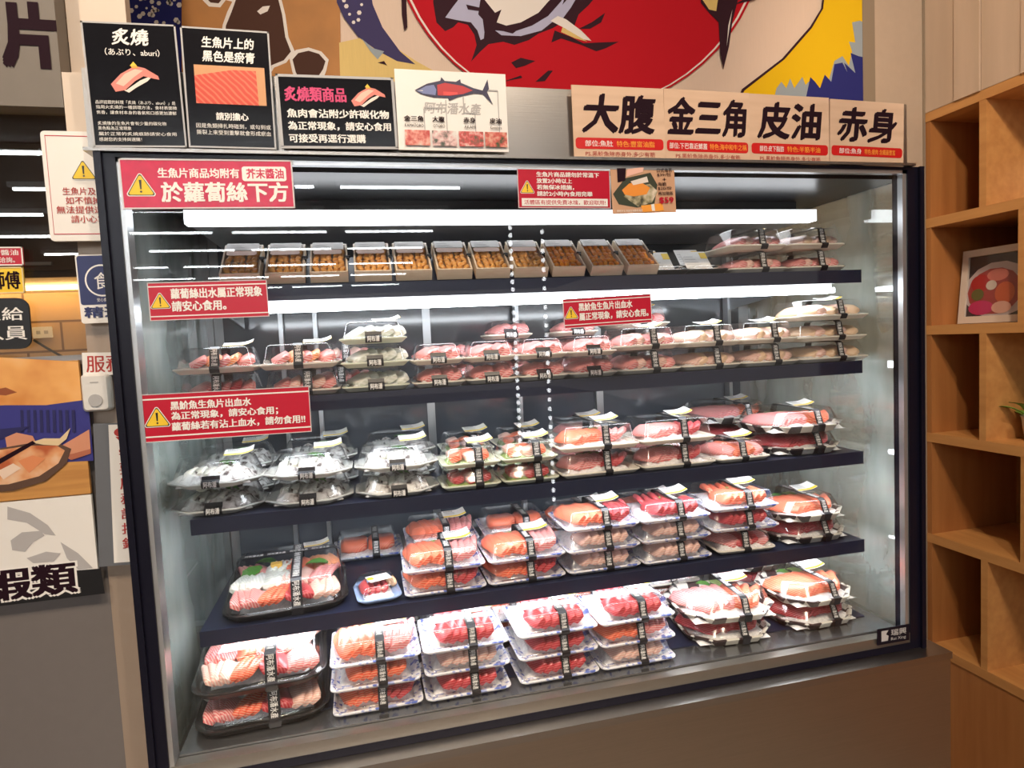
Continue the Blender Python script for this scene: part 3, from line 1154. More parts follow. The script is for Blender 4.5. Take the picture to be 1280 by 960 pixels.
def rect_pack(key, traym, kind, w=0.160, d=0.150, h=0.0415, hb=0.010, band='band', label=True, r=0.012, shape='rr', flesh=None, seed=0, bandx=0.0):
    out = []
    out.append(('tray', tray_mesh(w, d, r, traym, hb, shape), None, []))
    cw, cd_ = w - 0.032, d - 0.032
    rg = random.Random(seed)
    if kind == 'rows':
        out.append(('shredded_radish', mound_mesh('shredded_radish', cw, cd_ * 0.88, 0.016, RADISH, seed), T(0, 0.005, 0), []))
        rows_of_slices(out, cw, cd_, flesh[0], 6, 0.0265, v=seed, L=cd_ * 0.56, skew=0.10, span=cw * 0.62, wid=0.033, t=0.0105, lean=42, y=-cd_ * 0.26)
        rows_of_slices(out, cw, cd_, flesh[0], 5, 0.0275, v=seed + 1, L=cd_ * 0.50, skew=-0.15, span=cw * 0.55, wid=0.031, t=0.0105, lean=-36, y=cd_ * 0.24)
        out.append(('shiso_leaf', leaf_mesh(0.04, 0.026, LETTUCE), T(0.01, 0.004, 0.033) @ RZ(R(75)) @ RX(R(10)), []))
    elif kind == 'two':
        out.append(('shredded_radish', mound_mesh('shredded_radish', cw, cd_ * 0.88, 0.016, RADISH, seed), T(0, 0.005, 0), []))
        rows_of_slices(out, cw, cd_, flesh[0], 5, 0.0265, v=seed, L=cd_ * 0.84, x0=-cw * 0.24, span=cw * 0.42, skew=0.25, wid=0.034, t=0.0105, y=-0.014)
        rows_of_slices(out, cw, cd_, flesh[1], 5, 0.0265, v=seed + 1, L=cd_ * 0.84, x0=cw * 0.25, span=cw * 0.40, skew=-0.12, wid=0.034, t=0.0105, y=-0.012)
        out.append(('shiso_leaf', leaf_mesh(0.04, 0.026, LETTUCE), T(-0.002, cd_ * 0.30, 0.026) @ RZ(R(70)) @ RX(R(20)), []))
    elif kind == 'wide':
        out.append(('shredded_radish', mound_mesh('shredded_radish', cw, cd_, 0.012, RADISH, seed), None, []))
        for i in range(5):
            u = (i - 2) / 4
            M = T(u * cw * 0.72, rg.uniform(-.004, .004), 0.0225 + 0.002 * (i % 2)) @ RZ(R(rg.uniform(-12, 12) + 14)) @ RY(R(-28))
            out.append(('sashimi_slice', sl(flesh[i % len(flesh)], cd_ * 0.96, 0.034, 0.011, 0.007, i % 3), M, []))
    elif kind == 'block':
        out.append(('shredded_radish', mound_mesh('shredded_radish', cw, cd_, 0.008, RADISH, seed), None, []))
        for s_ in (-1, 1):
            out.append(('sashimi_slice', sl(flesh[0], cw * 0.47, cd_ * 0.62, 0.022, 0.001, 0), T(s_ * cw * 0.245, -0.01, 0.0215) @ RZ(R(90)), []))
    elif kind == 'grid':
        out.append(('lettuce_bed', mound_mesh('lettuce_bed', cw, cd_, 0.008, LETTUCE, seed), None, []))
        for i in range(3):
            for j in range(2):
                M = T((i - 1) * cw * 0.32, (j - .5) * cd_ * 0.48, 0.019) @ RZ(R(rg.uniform(-14, 14))) @ RY(R(-16))
                out.append(('sashimi_slice', sl(flesh[(i + j) % len(flesh)], cd_ * 0.46, cw * 0.30, 0.014, 0.003, i), M, []))
    elif kind == 'fan':
        out.append(('shredded_radish', mound_mesh('shredded_radish', cw, cd_, 0.014, RADISH, seed), None, []))
        for i in range(9):
            a = (i - 4) / 4
            M = T(a * cw * 0.40, -0.020 + 0.012 * (1 - a * a), 0.0255) @ RZ(R(-a * 30)) @ RY(R(-34))
            out.append(('sashimi_slice', sl(flesh[(i // 5) % len(flesh)], cd_ * 0.62, 0.034, 0.0105, 0.006, i % 3), M, []))
        out.append(('shiso_leaf', leaf_mesh(0.045, 0.030, LEAF), T(0.0, cd_ * 0.33, 0.027) @ RZ(R(80)) @ RX(R(15)), []))
        out.append(('shiso_leaf', leaf_mesh(0.045, 0.030, LETTUCE), T(0.026, cd_ * 0.28, 0.028) @ RZ(R(40)) @ RX(R(15)), []))
    elif kind == 'squid':
        out.append(('squid_salad', mound_mesh('squid_salad', w - 0.036, d - 0.036, 0.022, SQUID, seed, 16, 0.35), None, []))
        rows_of_slices(out, cw, cd_, WHITEF, 4, 0.0245, v=seed, L=cd_ * 0.5, x0=-0.02, y=-0.01, span=cw * 0.4, lean=20, wid=0.018)
        out.append(('shiso_leaf', leaf_mesh(0.04, 0.026, LEAF), T(0.012, cd_ * 0.20, 0.030) @ RZ(R(60)) @ RX(R(15)), []))
    ins = 0.014 if shape == 'rr' else 0.018
    out.append(('lid', lid_mesh(w, d, r, h, hb, shape, ins), None, []))
    if band == 'band':
        out.append(band_parts(d, h, 0.0165, bandx, hb, ins))
    elif band == 'sticker':
        out.append(sticker_parts(d, hb, bandx))
    if label:
        out.append(('price_label', LABEL, T(w * 0.22, d * 0.10, h + 0.0042) @ RZ(R(4)) @ RX(R(10)), []))
    DES[key] = (out, w, d, h)


def platter_pack(key, seed, w=0.228, d=0.26, h=0.064):
    out = []
    r, hb = 0.05, 0.014
    out.append(('tray', tray_mesh(w, d, r, BLACKTRAY, hb), None, []))
    rg = random.Random(seed)
    cw, cd_ = w - 0.04, d - 0.04
    rowsd = [(-0.37, [PINKF, SALMON, TUNA, PALEF] if seed == 1 else [PALEF, SALMON, TUNA, PINKF]),
             (-0.08, [WHITEF, WHITEF, PALEF, PINKF] if seed == 1 else [PINKF, SALMON, PINKF, PALEF]),
             (0.22, [PINKF, WHITEF, SALMON, PRAWN] if seed == 1 else [PALEF, PINKF, SALMON, PRAWN])]
    out.append(('shredded_radish', mound_mesh('shredded_radish', cw - 0.02, cd_ * 0.86, 0.024, RADISH, seed, 16), T(0, 0.008, 0), []))
    for k, (v, ms) in enumerate(rowsd):
        for c, m in enumerate(ms):
            for i in range(4):
                x = (c - 1.5) * cw * 0.235 + (i - 1.5) * 0.0105
                M = T(x, v * cd_, 0.0375 - (0.006 if v < -0.3 else 0) + 0.001 * (i % 2)) @ RZ(R(rg.uniform(-10, 10) + 22 * math.sin(c * 2.1 + v * 9))) @ RY(R(-34 if c % 2 else 30))
                out.append(('sashimi_slice', sl(m, cd_ * 0.31, 0.029, 0.0095, 0.005, i % 3), M, []))
    out.append(('shiso_leaf', leaf_mesh(0.055, 0.04, LEAF), T(-cw * 0.36, cd_ * 0.10, 0.047) @ RZ(R(-30)) @ RX(R(12)), []))
    out.append(('shiso_leaf', leaf_mesh(0.045, 0.032, LEAF), T(-cw * 0.25, cd_ * 0.40, 0.044) @ RZ(R(70)), []))
    out.append(('shiso_leaf', leaf_mesh(0.045, 0.032, LEAF), T(cw * 0.30, cd_ * 0.10, 0.049) @ RZ(R(80)), []))
    e = MB()
    e.loft([rr(0.022, 0.018, 0.003, 0.036), rr(0.022, 0.018, 0.003, 0.052)], EGG)
    out.append(('egg_block', e.mesh('egg_block'), T(-cw * 0.12, cd_ * 0.17, 0), []))
    if seed == 2:
        s_ = MB()
        s_.prism([(0.017 * math.cos(R(t)), 0.013 * math.sin(R(t))) for t in range(0, 360, 24)], 0, 0.0005, BLACK)
        s_.prism([(0.012 * math.cos(R(t)), 0.008 * math.sin(R(t)) * (1 + 0.2 * math.sin(R(3 * t)))) for t in range(0, 360, 24)], 0.0005, 0.0007, YEL)
        out.append(('round_sticker', s_.mesh('round_sticker'), T(-cw * 0.26, -cd_ * 0.16, h + 0.0006), []))
    ins = 0.016
    out.append(('lid', lid_mesh(w, d, r, h, hb, 'rr', ins), None, []))
    bx = 0.02
    out.append(band_parts(d, h, 0.020, bx, hb, ins))
    # crossing band, running left to right
    nm, me, _, ch = band_parts(w, h + 0.0009, 0.018, 0.0, hb, ins)
    out.append((nm, me, T(0, d * 0.22, 0) @ RZ(R(90)), [(ch[0][0], ch[0][1], None)]))
    out.append(('price_label', LABEL, T(w * 0.25, d * 0.36, h + 0.0012) @ RZ(R(4)), []))
    DES[key] = (out, w, d, h)


def uni_pack(key, roe, tan):
    w, d, hh, t = 0.066, 0.100, 0.022, 0.003
    out = []
    b = MB()
    b.box(-w/2, w/2, -d/2, d/2, 0, t, BOXWOOD)
    for (x0, x1, y0, y1) in ((-w/2, w/2, -d/2, -d/2 + t), (-w/2, w/2, d/2 - t, d/2), (-w/2, -w/2 + t, -d/2 + t, d/2 - t), (w/2 - t, w/2, -d/2 + t, d/2 - t)):
        b.box(x0, x1, y0, y1, t, hh, BOXWOOD)
    out.append(('wooden_box', b.mesh('wooden_box'), None, []))
    rg = random.Random(5 if tan else 6)
    b = MB()
    for j in range(6):
        for i in range(5):
            cx, cy = (i - 2) * w * 0.17 + rg.uniform(-.002, .002), (j - 2.6) * 0.0125 + rg.uniform(-.002, .002) - 0.002
            M = T(cx, cy, 0.0165 + rg.uniform(-.001, .002)) @ RZ(R(rg.uniform(-35, 35))) @ RX(R(rg.uniform(-15, 15)))
            loops = []
            for q in range(6):
                u = q / 5
                k = max(0.15, math.sin(math.pi * (u * 0.9 + 0.05)))
                loops.append([(0.0058 * k * math.cos(R(a)), (u - .5) * 0.019, 0.0045 * k * math.sin(R(a))) for a in range(0, 360, 60)])
            b.loft(loops, roe, M=M)
    o_ = b.mesh('sea_urchin_roe', True, 1.5)
    out.append(('sea_urchin_roe', o_, None, []))
    b = MB()
    b.box(-w/2 + 0.001, w/2 - 0.001, -d/2 + 0.001, d/2 - 0.001, hh + 0.0003, hh + 0.0012, BOXLID)
    out.append(('lid', b.mesh('lid'), None, []))
    b = MB()
    b.box(-w * 0.44, w * 0.40, d * 0.27, d * 0.52, hh + 0.0014, hh + 0.0020, PAPER)
    for k in range(3):
        b.box(-w * 0.36, w * (0.1 - 0.08 * k), d * (0.30 + 0.06 * k), d * (0.315 + 0.06 * k), hh + 0.002, hh + 0.0022, LGREY)
    out.append(('price_label', b.mesh('price_label'), None, []))
    if tan:
        b = MB()
        b.add(*flat_rr(-w * 0.42, w * 0.36, d * 0.10, d * 0.26, 0.006, hh + 0.0016), mat('pale_pink_print', (0.80, 0.55, 0.45), 0.5))
        out.append(('brand_label', b.mesh('brand_label'), None, []))
    b = MB()
    b.box(w/2 - 0.002, w/2 + 0.0035, -0.006, -0.002, hh - 0.004, hh + 0.002, BLACK)
    b.box(w/2 - 0.004, w/2 + 0.0050, 0.000, 0.003, hh - 0.002, hh + 0.0025, BLACK)
    out.append(('tie', b.mesh('tie'), None, []))
    DES[key] = (out, w, d, hh)


def flat_pack(key, fleshes, seed):
    w, d, h = 0.085, 0.12, 0.020
    out = [('tray', tray_mesh(w, d, 0.01, BLACKTRAY, 0.010), None, [])]
    out.append(('shredded_radish', mound_mesh('shredded_radish', w - .03, d - .03, 0.008, SQUID, seed), None, []))
    for i in range(4):
        out.append(('sashimi_slice', sl(fleshes[i % len(fleshes)], 0.055, 0.016, 0.004, 0.002, i % 3), T((i - 1.5) * 0.013, -0.01, 0.0125) @ RZ(R(20)) @ RY(R(-20)), []))
    out.append(('lid', lid_mesh(w, d, 0.01, h, 0.010, 'rr', 0.01), None, []))
    b = MB()
    b.box(-0.03, 0.03, -0.026, 0.026, 0, 0.0006, PAPER)
    b.box(0.014, 0.03, 0.004, 0.022, 0.0006, 0.0008, YEL)
    for k in range(4):
        b.box(-0.026, 0.008 - 0.004 * k, -0.015 + 0.008 * k, -0.013 + 0.008 * k, 0.0006, 0.0008, LGREY)
    out.append(('price_label', b.mesh('price_label'), T(0, 0.005, h + 0.016) @ RX(R(50)), []))
    DES[key] = (out, w, d, h)


def small_pack(key):
    w, d, h = 0.085, 0.115, 0.032
    out = [('tray', tray_mesh(w, d, 0.02, LBLUE, 0.010), None, [])]
    out.append(('shredded_radish', mound_mesh('shredded_radish', w - .03, d - .03, 0.01, RADISH, 4), None, []))
    rows_of_slices(out, w, d, TUNA, 4, 0.018, L=0.06, span=0.035, wid=0.02, v=2, x0=-0.008)
    rows_of_slices(out, w, d, BEIGEF, 2, 0.016, L=0.04, span=0.012, wid=0.016, v=1, x0=0.026, y=0.02)
    out.append(('lid', lid_mesh(w, d, 0.02, h, 0.010, 'rr', 0.012), None, []))
    b = MB()
    b.box(-0.022, 0.022, -0.017, 0.017, 0, 0.0006, PAPER)
    b.box(-0.022, -0.010, -0.004, 0.010, 0.0006, 0.0008, YEL)
    b.box(0.006, 0.017, -0.014, -0.006, 0.0006, 0.0008, LGREY)
    out.append(('price_label', b.mesh('price_label'), T(0.004, -0.004, h + 0.001) @ RZ(R(12)), []))
    b = MB()
    ribbon(b, [(-0.045, 0.012), (-0.03, h + 0.0005), (0.03, h + 0.0005), (0.045, 0.012)], 0.008, 0.0006, BANDM)
    out.append(('paper_band', b.mesh('paper_band'), T(0, 0.024, 0) @ RZ(R(90)), []))
    DES[key] = (out, w, d, h)


rect_pack('salmon', BLUETRAY, 'rows', flesh=[SALMON], seed=1, bandx=0.012)
rect_pack('tuna', BLUETRAY, 'rows', flesh=[TUNA], seed=2, bandx=0.012)
rect_pack('mixed', BLUETRAY, 'two', flesh=[SALMON, TUNA], seed=3, bandx=0.008)
rect_pack('salmon_pair', BLUETRAY, 'two', flesh=[SALMON, PINKF], seed=4, bandx=0.008)
rect_pack('saku', BLUETRAY, 'block', flesh=[SALMON], seed=5, label=False, bandx=0.018)
rect_pack('pale', BLUETRAY, 'rows', flesh=[PALEF], seed=6, bandx=0.010)
rect_pack('pink', CREAMTRAY, 'wide', d=0.128, w=0.138, h=0.046, flesh=[PINKF, PALEF], seed=7, bandx=0.012)
rect_pack('red', CREAMTRAY, 'wide', d=0.128, w=0.138, h=0.046, flesh=[PINKF, TUNA], seed=8)
rect_pack('shrimp', CREAMTRAY, 'wide', d=0.128, w=0.138, h=0.046, flesh=[PINKF, PRAWN], seed=9)
rect_pack('red_wide', CREAMTRAY, 'fan', w=0.170, d=0.140, h=0.051, flesh=[PINKF, TUNA], seed=21, bandx=0.014)
rect_pack('shrimp_wide', CREAMTRAY, 'fan', w=0.172, d=0.140, h=0.051, flesh=[SALMON, PINKF], seed=22, bandx=0.014)
rect_pack('shrimp_small', CREAMTRAY, 'wide', d=0.128, w=0.128, h=0.044, flesh=[PINKF, SALMON], seed=19)
rect_pack('beige_wide', CREAMTRAY, 'wide', d=0.128, w=0.176, h=0.044, flesh=[BEIGEF, PALEF], seed=23, bandx=0.018)
rect_pack('pinkstick', CREAMTRAY, 'wide', w=0.101, d=0.112, h=0.040, flesh=[PINKF], seed=10, band='sticker', label=False)
rect_pack('whitefish', GREENTRAY, 'wide', w=0.124, d=0.125, flesh=[WHITEF], seed=11, band='sticker')
rect_pack('beige', CREAMTRAY, 'wide', d=0.128, w=0.138, h=0.046, flesh=[PALEF, BEIGEF], seed=12, bandx=0.014)
rect_pack('squid', CLEARTRAY, 'squid', w=0.160, d=0.150, h=0.046, r=0.040, shape='oct', seed=13, band='sticker')
rect_pack('square', GREENTRAY, 'grid', w=0.116, d=0.116, h=0.040, flesh=[SALMON, PALEF], seed=14, bandx=0.014)
rect_pack('square_tuna', GREENTRAY, 'grid', w=0.116, d=0.116, h=0.040, flesh=[TUNA, TUNA], seed=15, label=False, bandx=0.014)
rect_pack('check', CHECKTRAY, 'fan', w=0.212, d=0.200, h=0.048, hb=0.016, r=0.05, flesh=[PINKF, SALMON], seed=16, shape='oct', bandx=0.02)
rect_pack('check_salmon', CHECKTRAY, 'fan', w=0.180, d=0.190, h=0.046, hb=0.016, r=0.045, flesh=[SALMON], seed=17, shape='oct', bandx=0.016)
rect_pack('check_tuna', CHECKTRAY, 'fan', w=0.190, d=0.190, h=0.046, hb=0.016, r=0.045, flesh=[TUNA], seed=18, shape='oct', bandx=0.016)
platter_pack('platter_a', 1)
platter_pack('platter_b', 2)
uni_pack('uni', UNI, True)
uni_pack('uni_orange', UNIO, False)
flat_pack('flat', [WHITEF, BEIGEF], 3)
small_pack('small')

LOOK = {
    'salmon': 'orange salmon slices on blue-print tray', 'tuna': 'dark red tuna slices on blue-print tray',
    'mixed': 'salmon and tuna pairs on blue-print tray', 'salmon_pair': 'salmon and pink slices on blue-print tray',
    'saku': 'banded salmon block pack', 'pale': 'pale slices on blue-print tray', 'pink': 'banded pink fish pack',
    'red': 'banded red and pink fish pack', 'shrimp': 'banded prawn and fish pack', 'red_wide': 'wide banded tuna and pink fish pack', 'shrimp_wide': 'wide banded salmon and pink fish pack', 'beige_wide': 'wide banded beige fish pack', 'shrimp_small': 'narrow banded prawn-pink pack', 'pinkstick': 'small pink fish pack with front sticker',
    'whitefish': 'pale green pack of white fish', 'beige': 'banded beige fish pack', 'squid': 'octagonal squid salad pack',
    'square': 'square salmon pack', 'square_tuna': 'square tuna pack', 'check': 'check-rimmed fish tray', 'check_salmon': 'check-rimmed salmon tray',
    'check_tuna': 'check-rimmed tuna tray', 'platter_a': 'large round-cornered assorted sashimi platter', 'platter_b': 'large round-cornered assorted sashimi platter',
    'flat': 'flat black pack under white label', 'small': 'small blue tuna pack'}
CATN = {'squid': ('squid_salad_pack', 'squid salad pack'), 'platter_a': ('sashimi_platter', 'sashimi platter'), 'platter_b': ('sashimi_platter', 'sashimi platter')}
ORD = ['first', 'second', 'third', 'fourth', 'fifth', 'sixth', 'seventh', 'eighth', 'ninth', 'tenth', 'eleventh', 'twelfth', 'thirteenth']


def place(key, M, label, name=None, cat=None, group=None, topmost=True):
    parts, w, d, h = DES[key]
    nm, ct = CATN.get(key, ('sashimi_pack', 'sashimi pack'))
    root = thing(name or nm, label, cat or ct, M, group)
    for (pn, me, pm, ch) in parts:
        if pn == 'price_label' and not topmost:
            continue        # hidden under the pack above
        o = ob(pn, me, root, pm)
        if pn in ('shredded_radish', 'sea_urchin_roe', 'squid_salad', 'lettuce_bed'):
            o['kind'] = 'stuff'
        for (cn, cm, cM) in ch:
            ob(cn, cm, o, cM)
    return root


SHELFNAME = ['top shelf', 'second shelf', 'third shelf', 'fourth shelf', 'bottom deck']
SHZ = SZ + [DZ]


def stacks(shelf, row, yfront, spec):
    """spec: (px_left, px_right, [keys bottom to top], rotation in degrees, extra y)"""
    z0 = SHZ[shelf]
    xs, ws = [], []
    for (pl_, pr_, keys, *rest) in spec:
        yf = yfront + (rest[1] if len(rest) > 1 else 0)
        xs.append((fx(pl_, yf, Zg(z0)) + fx(pr_, yf, Zg(z0))) / 2)
        rot = abs(R(rest[0])) if rest else 0
        ws.append(max(DES[k][1] + DES[k][2] * 0.8 * math.sin(rot) for k in keys))
    lo, hi = (0.032, 1.440) if shelf == 4 else (0.018, 1.475)
    for it_ in range(60):            # neighbours stand side by side, never inside one another
        for a in range(len(xs) - 1):
            gap = (ws[a] + ws[a + 1]) / 2 + 0.004 - (xs[a + 1] - xs[a])
            if gap > 0:
                xs[a] -= gap / 2
                xs[a + 1] += gap / 2
        xs[0] = max(xs[0], lo + ws[0] / 2)
        xs[-1] = min(xs[-1], hi - ws[-1] / 2)
    for n, (pl_, pr_, keys, *rest) in enumerate(spec):
        rot = rest[0] if rest else 0
        dy = rest[1] if len(rest) > 1 else 0
        yf = yfront + dy
        x = xs[n]
        z = z0 + 0.0004
        for lv, key in enumerate(keys):
            parts, w, d, h = DES[key]
            rg = random.Random(shelf * 1000 + n * 10 + lv + (500 if row == 'back' else 0))
            M = T(x + rg.uniform(-.001, .001), yf + d / 2 + rg.uniform(-.003, .002) + 0.002, Zg(z)) @ RZ(R(rot + rg.uniform(-.7, .7)))
            if len(keys) == 1:
                pos = 'alone'
            elif lv == len(keys) - 1:
                pos = 'top'
            elif lv == 0:
                pos = 'bottom'
            else:
                pos = 'middle'
            where = ('%s %s spot from left' if pos == 'alone' else '%s %s stack from left') % (ORD[n], row)
            lab = LOOK[key] + ', ' + ('' if pos == 'alone' else pos + ' of ') + where + ', ' + SHELFNAME[shelf]
            place(key, M, lab, group='sashimi packs on the ' + SHELFNAME[shelf], topmost=lv == len(keys) - 1)
            z += h + 0.0024
    return


# bottom deck
stacks(4, 'front', 0.032, [(243, 412, ['platter_a', 'platter_b'], 4, 0.01), (405, 527, ['mixed', 'salmon', 'salmon_pair']), (524, 650, ['tuna', 'pale', 'tuna']),
                           (638, 765, ['tuna', 'tuna', 'tuna']), (738, 862, ['pale', 'salmon_pair', 'tuna']),
                           (852, 1005, ['check_tuna', 'check'], -4, 0.012), (985, 1090, ['check_tuna', 'check_salmon'], 2, 0.022)])
stacks(4, 'back', 0.215, [(470, 560, ['saku']), (590, 680, ['saku', 'saku']), (690, 790, ['saku', 'salmon'], 0, 0.01), (800, 890, ['pink', 'red'], 0, 0.05),
                          (925, 1035, ['check_tuna', 'check'], 0, 0.06)])
# fourth shelf
stacks(3, 'front', 0.108, [(275, 437, ['platter_a'], 4), (433, 500, ['small'], 6), (503, 618, ['mixed', 'salmon_pair']), (608, 722, ['mixed', 'salmon_pair']),
                           (698, 812, ['pale', 'pale', 'mixed']), (800, 908, ['pale', 'pale', 'tuna']), (880, 985, ['red', 'tuna', 'salmon'], -4),
                           (972, 1082, ['check_tuna', 'check_salmon'], 0)])
stacks(3, 'back', 0.275, [(425, 500, ['saku'], 0, 0.10), (510, 600, ['mixed', 'salmon_pair']), (610, 695, ['saku', 'saku']), (695, 780, ['saku', 'salmon_pair']),
                          (785, 870, ['saku', 'salmon_pair']), (870, 950, ['saku', 'saku'])])
# third shelf
stacks(2, 'front', 0.106, [(215, 336, ['squid', 'squid']), (333, 447, ['squid', 'squid']), (440, 552, ['squid', 'squid']), (549, 622, ['square_tuna', 'square']),
                           (617, 690, ['square_tuna', 'square']), (683, 792, ['red_wide', 'shrimp_wide']), (785, 882, ['red_wide', 'red_wide']), (873, 952, ['shrimp_small']),
                           (945, 1062, ['check_tuna', 'check'], -3, 0.004)])
stacks(2, 'back', 0.272, [(235, 350, ['squid', 'squid']), (345, 450, ['squid', 'squid']), (452, 552, ['squid', 'squid']), (555, 620, ['square', 'square']), (622, 690, ['square_tuna', 'square']),
                          (690, 780, ['red', 'pink']), (785, 870, ['red']), (880, 985, ['check_tuna', 'check'], -3, 0.05)])
# second shelf
stacks(1, 'front', 0.106, [(245, 356, ['red', 'shrimp']), (358, 460, ['pink', 'shrimp']), (443, 532, ['whitefish', 'whitefish', 'whitefish']), (527, 596, ['pinkstick', 'pinkstick']),
                           (588, 660, ['pinkstick', 'pinkstick']), (652, 716, ['pinkstick', 'pinkstick']), (712, 775, ['pinkstick', 'pinkstick']), (770, 850, ['pink', 'pink']),
                           (848, 925, ['beige', 'beige']), (922, 992, ['beige', 'beige']), (992, 1085, ['beige_wide', 'beige_wide', 'beige_wide'])])
stacks(1, 'back', 0.262, [(385, 470, ['red', 'pink']), (540, 600, ['pinkstick', 'pinkstick']), (612, 672, ['pinkstick', 'pinkstick', 'pinkstick']), (690, 760, ['pinkstick', 'pinkstick', 'pinkstick']), (765, 850, ['pink', 'pink', 'red'])])
# top shelf
stacks(0, 'front', 0.106, [(822, 864, ['flat']), (870, 914, ['flat']), (908, 988, ['pink', 'pink']), (984, 1066, ['pink', 'beige'])])
stacks(0, 'back', 0.24, [(800, 850, ['flat', 'flat']), (858, 900, ['flat', 'flat'])])

# sea urchin boxes leaning on a wedge
wd = MB()
TILT = R(38)
xw0, xw1 = fx(270, 0.125, Zg(0.8)), fx(800, 0.125, Zg(0.8))
y0w = 0.122
dl = 0.094
yb, zb = y0w + dl * math.cos(TILT), dl * math.sin(TILT)
wd.loft([[(xw0, y0w, Zg(0.7975)), (xw0, yb, Zg(0.7975)), (xw0, yb, Zg(0.7975 + zb))], [(xw1, y0w, Zg(0.7975)), (xw1, yb, Zg(0.7975)), (xw1, yb, Zg(0.7975 + zb))]], NAVY)
w_o = wd.ob('display_wedge')
tag(w_o, 'long dark wedge under the tilted wooden sea urchin boxes, top shelf', 'display riser')
centers = [303, 358, 412, 466, 516, 566, 613, 660, 706, 753, 797]
for i, px in enumerate(centers):
    x = fx(px, 0.13, Zg(0.82))
    key = 'uni' if i < 8 else 'uni_orange'
    # lower front edge rests behind the lip
    M = T(x, y0w - 0.010, Zg(0.7985)) @ RX(TILT) @ T(0, 0.05, 0.0012)
    if i < 8:
        lab = 'wooden box of tan sea urchin roe, %s box from left, top shelf' % ORD[i]
    else:
        lab = ['bright orange sea urchin box beside the last tan one, top shelf', 'bright orange sea urchin box, middle of three, top shelf', 'bright orange sea urchin box beside white-labelled flat packs, top shelf'][i - 8]
    place(key, M, lab, 'sea_urchin_box', 'sea urchin box', 'sea urchin boxes on the top shelf')

# ================================================================== SIGNS ON THE HEADER
SUSHI_PINK = mat('sushi_pink_print', (0.75, 0.22, 0.18), 0.4)
SUSHI_LIGHT = mat('sushi_light_print', (0.88, 0.52, 0.42), 0.4)
SUSHI_RICE = mat('sushi_rice_print', (0.80, 0.72, 0.66), 0.4)
SALPRINT = fish('salmon_print', (0.62, 0.05, 0.02), (0.75, 0.16, 0.08), 60, 3, 0.55, 0.4)


def sushi_items(u, v, su, sv):
    P = lambda pts: [(u + a * su, v + b * sv) for a, b in pts]
    return [('p', P([(-.42, -.30), (-.2, -.42), (.10, -.10), (.40, .10), (.25, -.12), (.0, -.34), (-.15, -.5)]), SUSHI_RICE),
            ('p', P([(-.50, -.24), (-.28, .10), (.02, .36), (.22, .30), (.48, .06), (.50, -.06), (.36, -.02), (.18, .04), (.0, -.12), (-.22, -.42), (-.42, -.48)]), SUSHI_PINK),
            ('p', P([(-.40, -.22), (-.2, .10), (.02, .26), (.18, .22), (.0, .02), (-.25, -.30)]), SUSHI_LIGHT),
            ('p', P([(-.08, .36), (.0, .50), (.07, .36)]), YEL), ('p', P([(-.04, .28), (.10, .30), (.06, .36), (-.06, .36)]), ORANGET)]


YH = -0.006
sign('aburi_info_card', 'tall black card with seared nigiri picture, leftmost card on cabinet top', 'sign', ((103, 26), (222, 33), (232, 184), (116, 185)), YH, BLACKS,
     [('t', '\u7099\u71d2', 0.30, 0.70, 0.82, 0.955, WHITE, 0.035, 0.1), ('t', '\uff08\u3042\u3076\u308a\u3001aburi\uff09', 0.22, 0.80, 0.735, 0.795, WHITE, 0.02)]
     + sushi_items(0.51, 0.565, 0.52, 0.25) +
     [('t', '\u54c1\u8a55\u8a71\u9898\u7684\u6599\u7406\u300c\u7099\u71d2\uff08\u3042\u3076\u308a\u3001aburi\uff09\u300d\u662f', 0.07, 0.92, 0.345, 0.375, WHITE, 0.0),
      ('t', '\u6307\u7528\u706b\u7099\u71d2\u7684\u4e00\u7a2e\u8abf\u7406\u65b9\u6cd5\uff0c\u98df\u6750\u8868\u9762\u5fae', 0.07, 0.93, 0.305, 0.335, WHITE, 0.0),
      ('t', '\u7126\u9999\uff0c\u8b93\u98df\u6750\u672c\u8eab\u7684\u9999\u6c23\u548c\u53e3\u611f\u66f4\u52a0\u6fc3\u90c1', 0.07, 0.92, 0.262, 0.292, WHITE, 0.0),
      ('t', '\u7099\u71d2\u5f8c\u7684\u751f\u9b5a\u7247\u6703\u6709\u5c11\u91cf\u7684\u78b3\u5316\u7269', 0.07, 0.80, 0.175, 0.205, WHITE, 0.0),
      ('t', '\u9ed1\u8272\u9ede\u70ba\u6b63\u5e38\u73fe\u8c61', 0.07, 0.42, 0.135, 0.165, WHITE, 0.0),
      ('t', '\u5c6c\u65bc\u6b63\u5e38\u7684\u7099\u71d2\u75d5\u8de1\u8acb\u5b89\u5fc3\u98df\u7528', 0.07, 0.90, 0.090, 0.120, WHITE, 0.0),
      ('t', '\u611f\u8b1d\u60a8\u7684\u652f\u6301\u8207\u9078\u8cfc\uff01', 0.07, 0.52, 0.045, 0.075, WHITE, 0.0)], border=(mat('clear_card_edge', (0.45, 0.46, 0.48), 0.3), 0.0025))
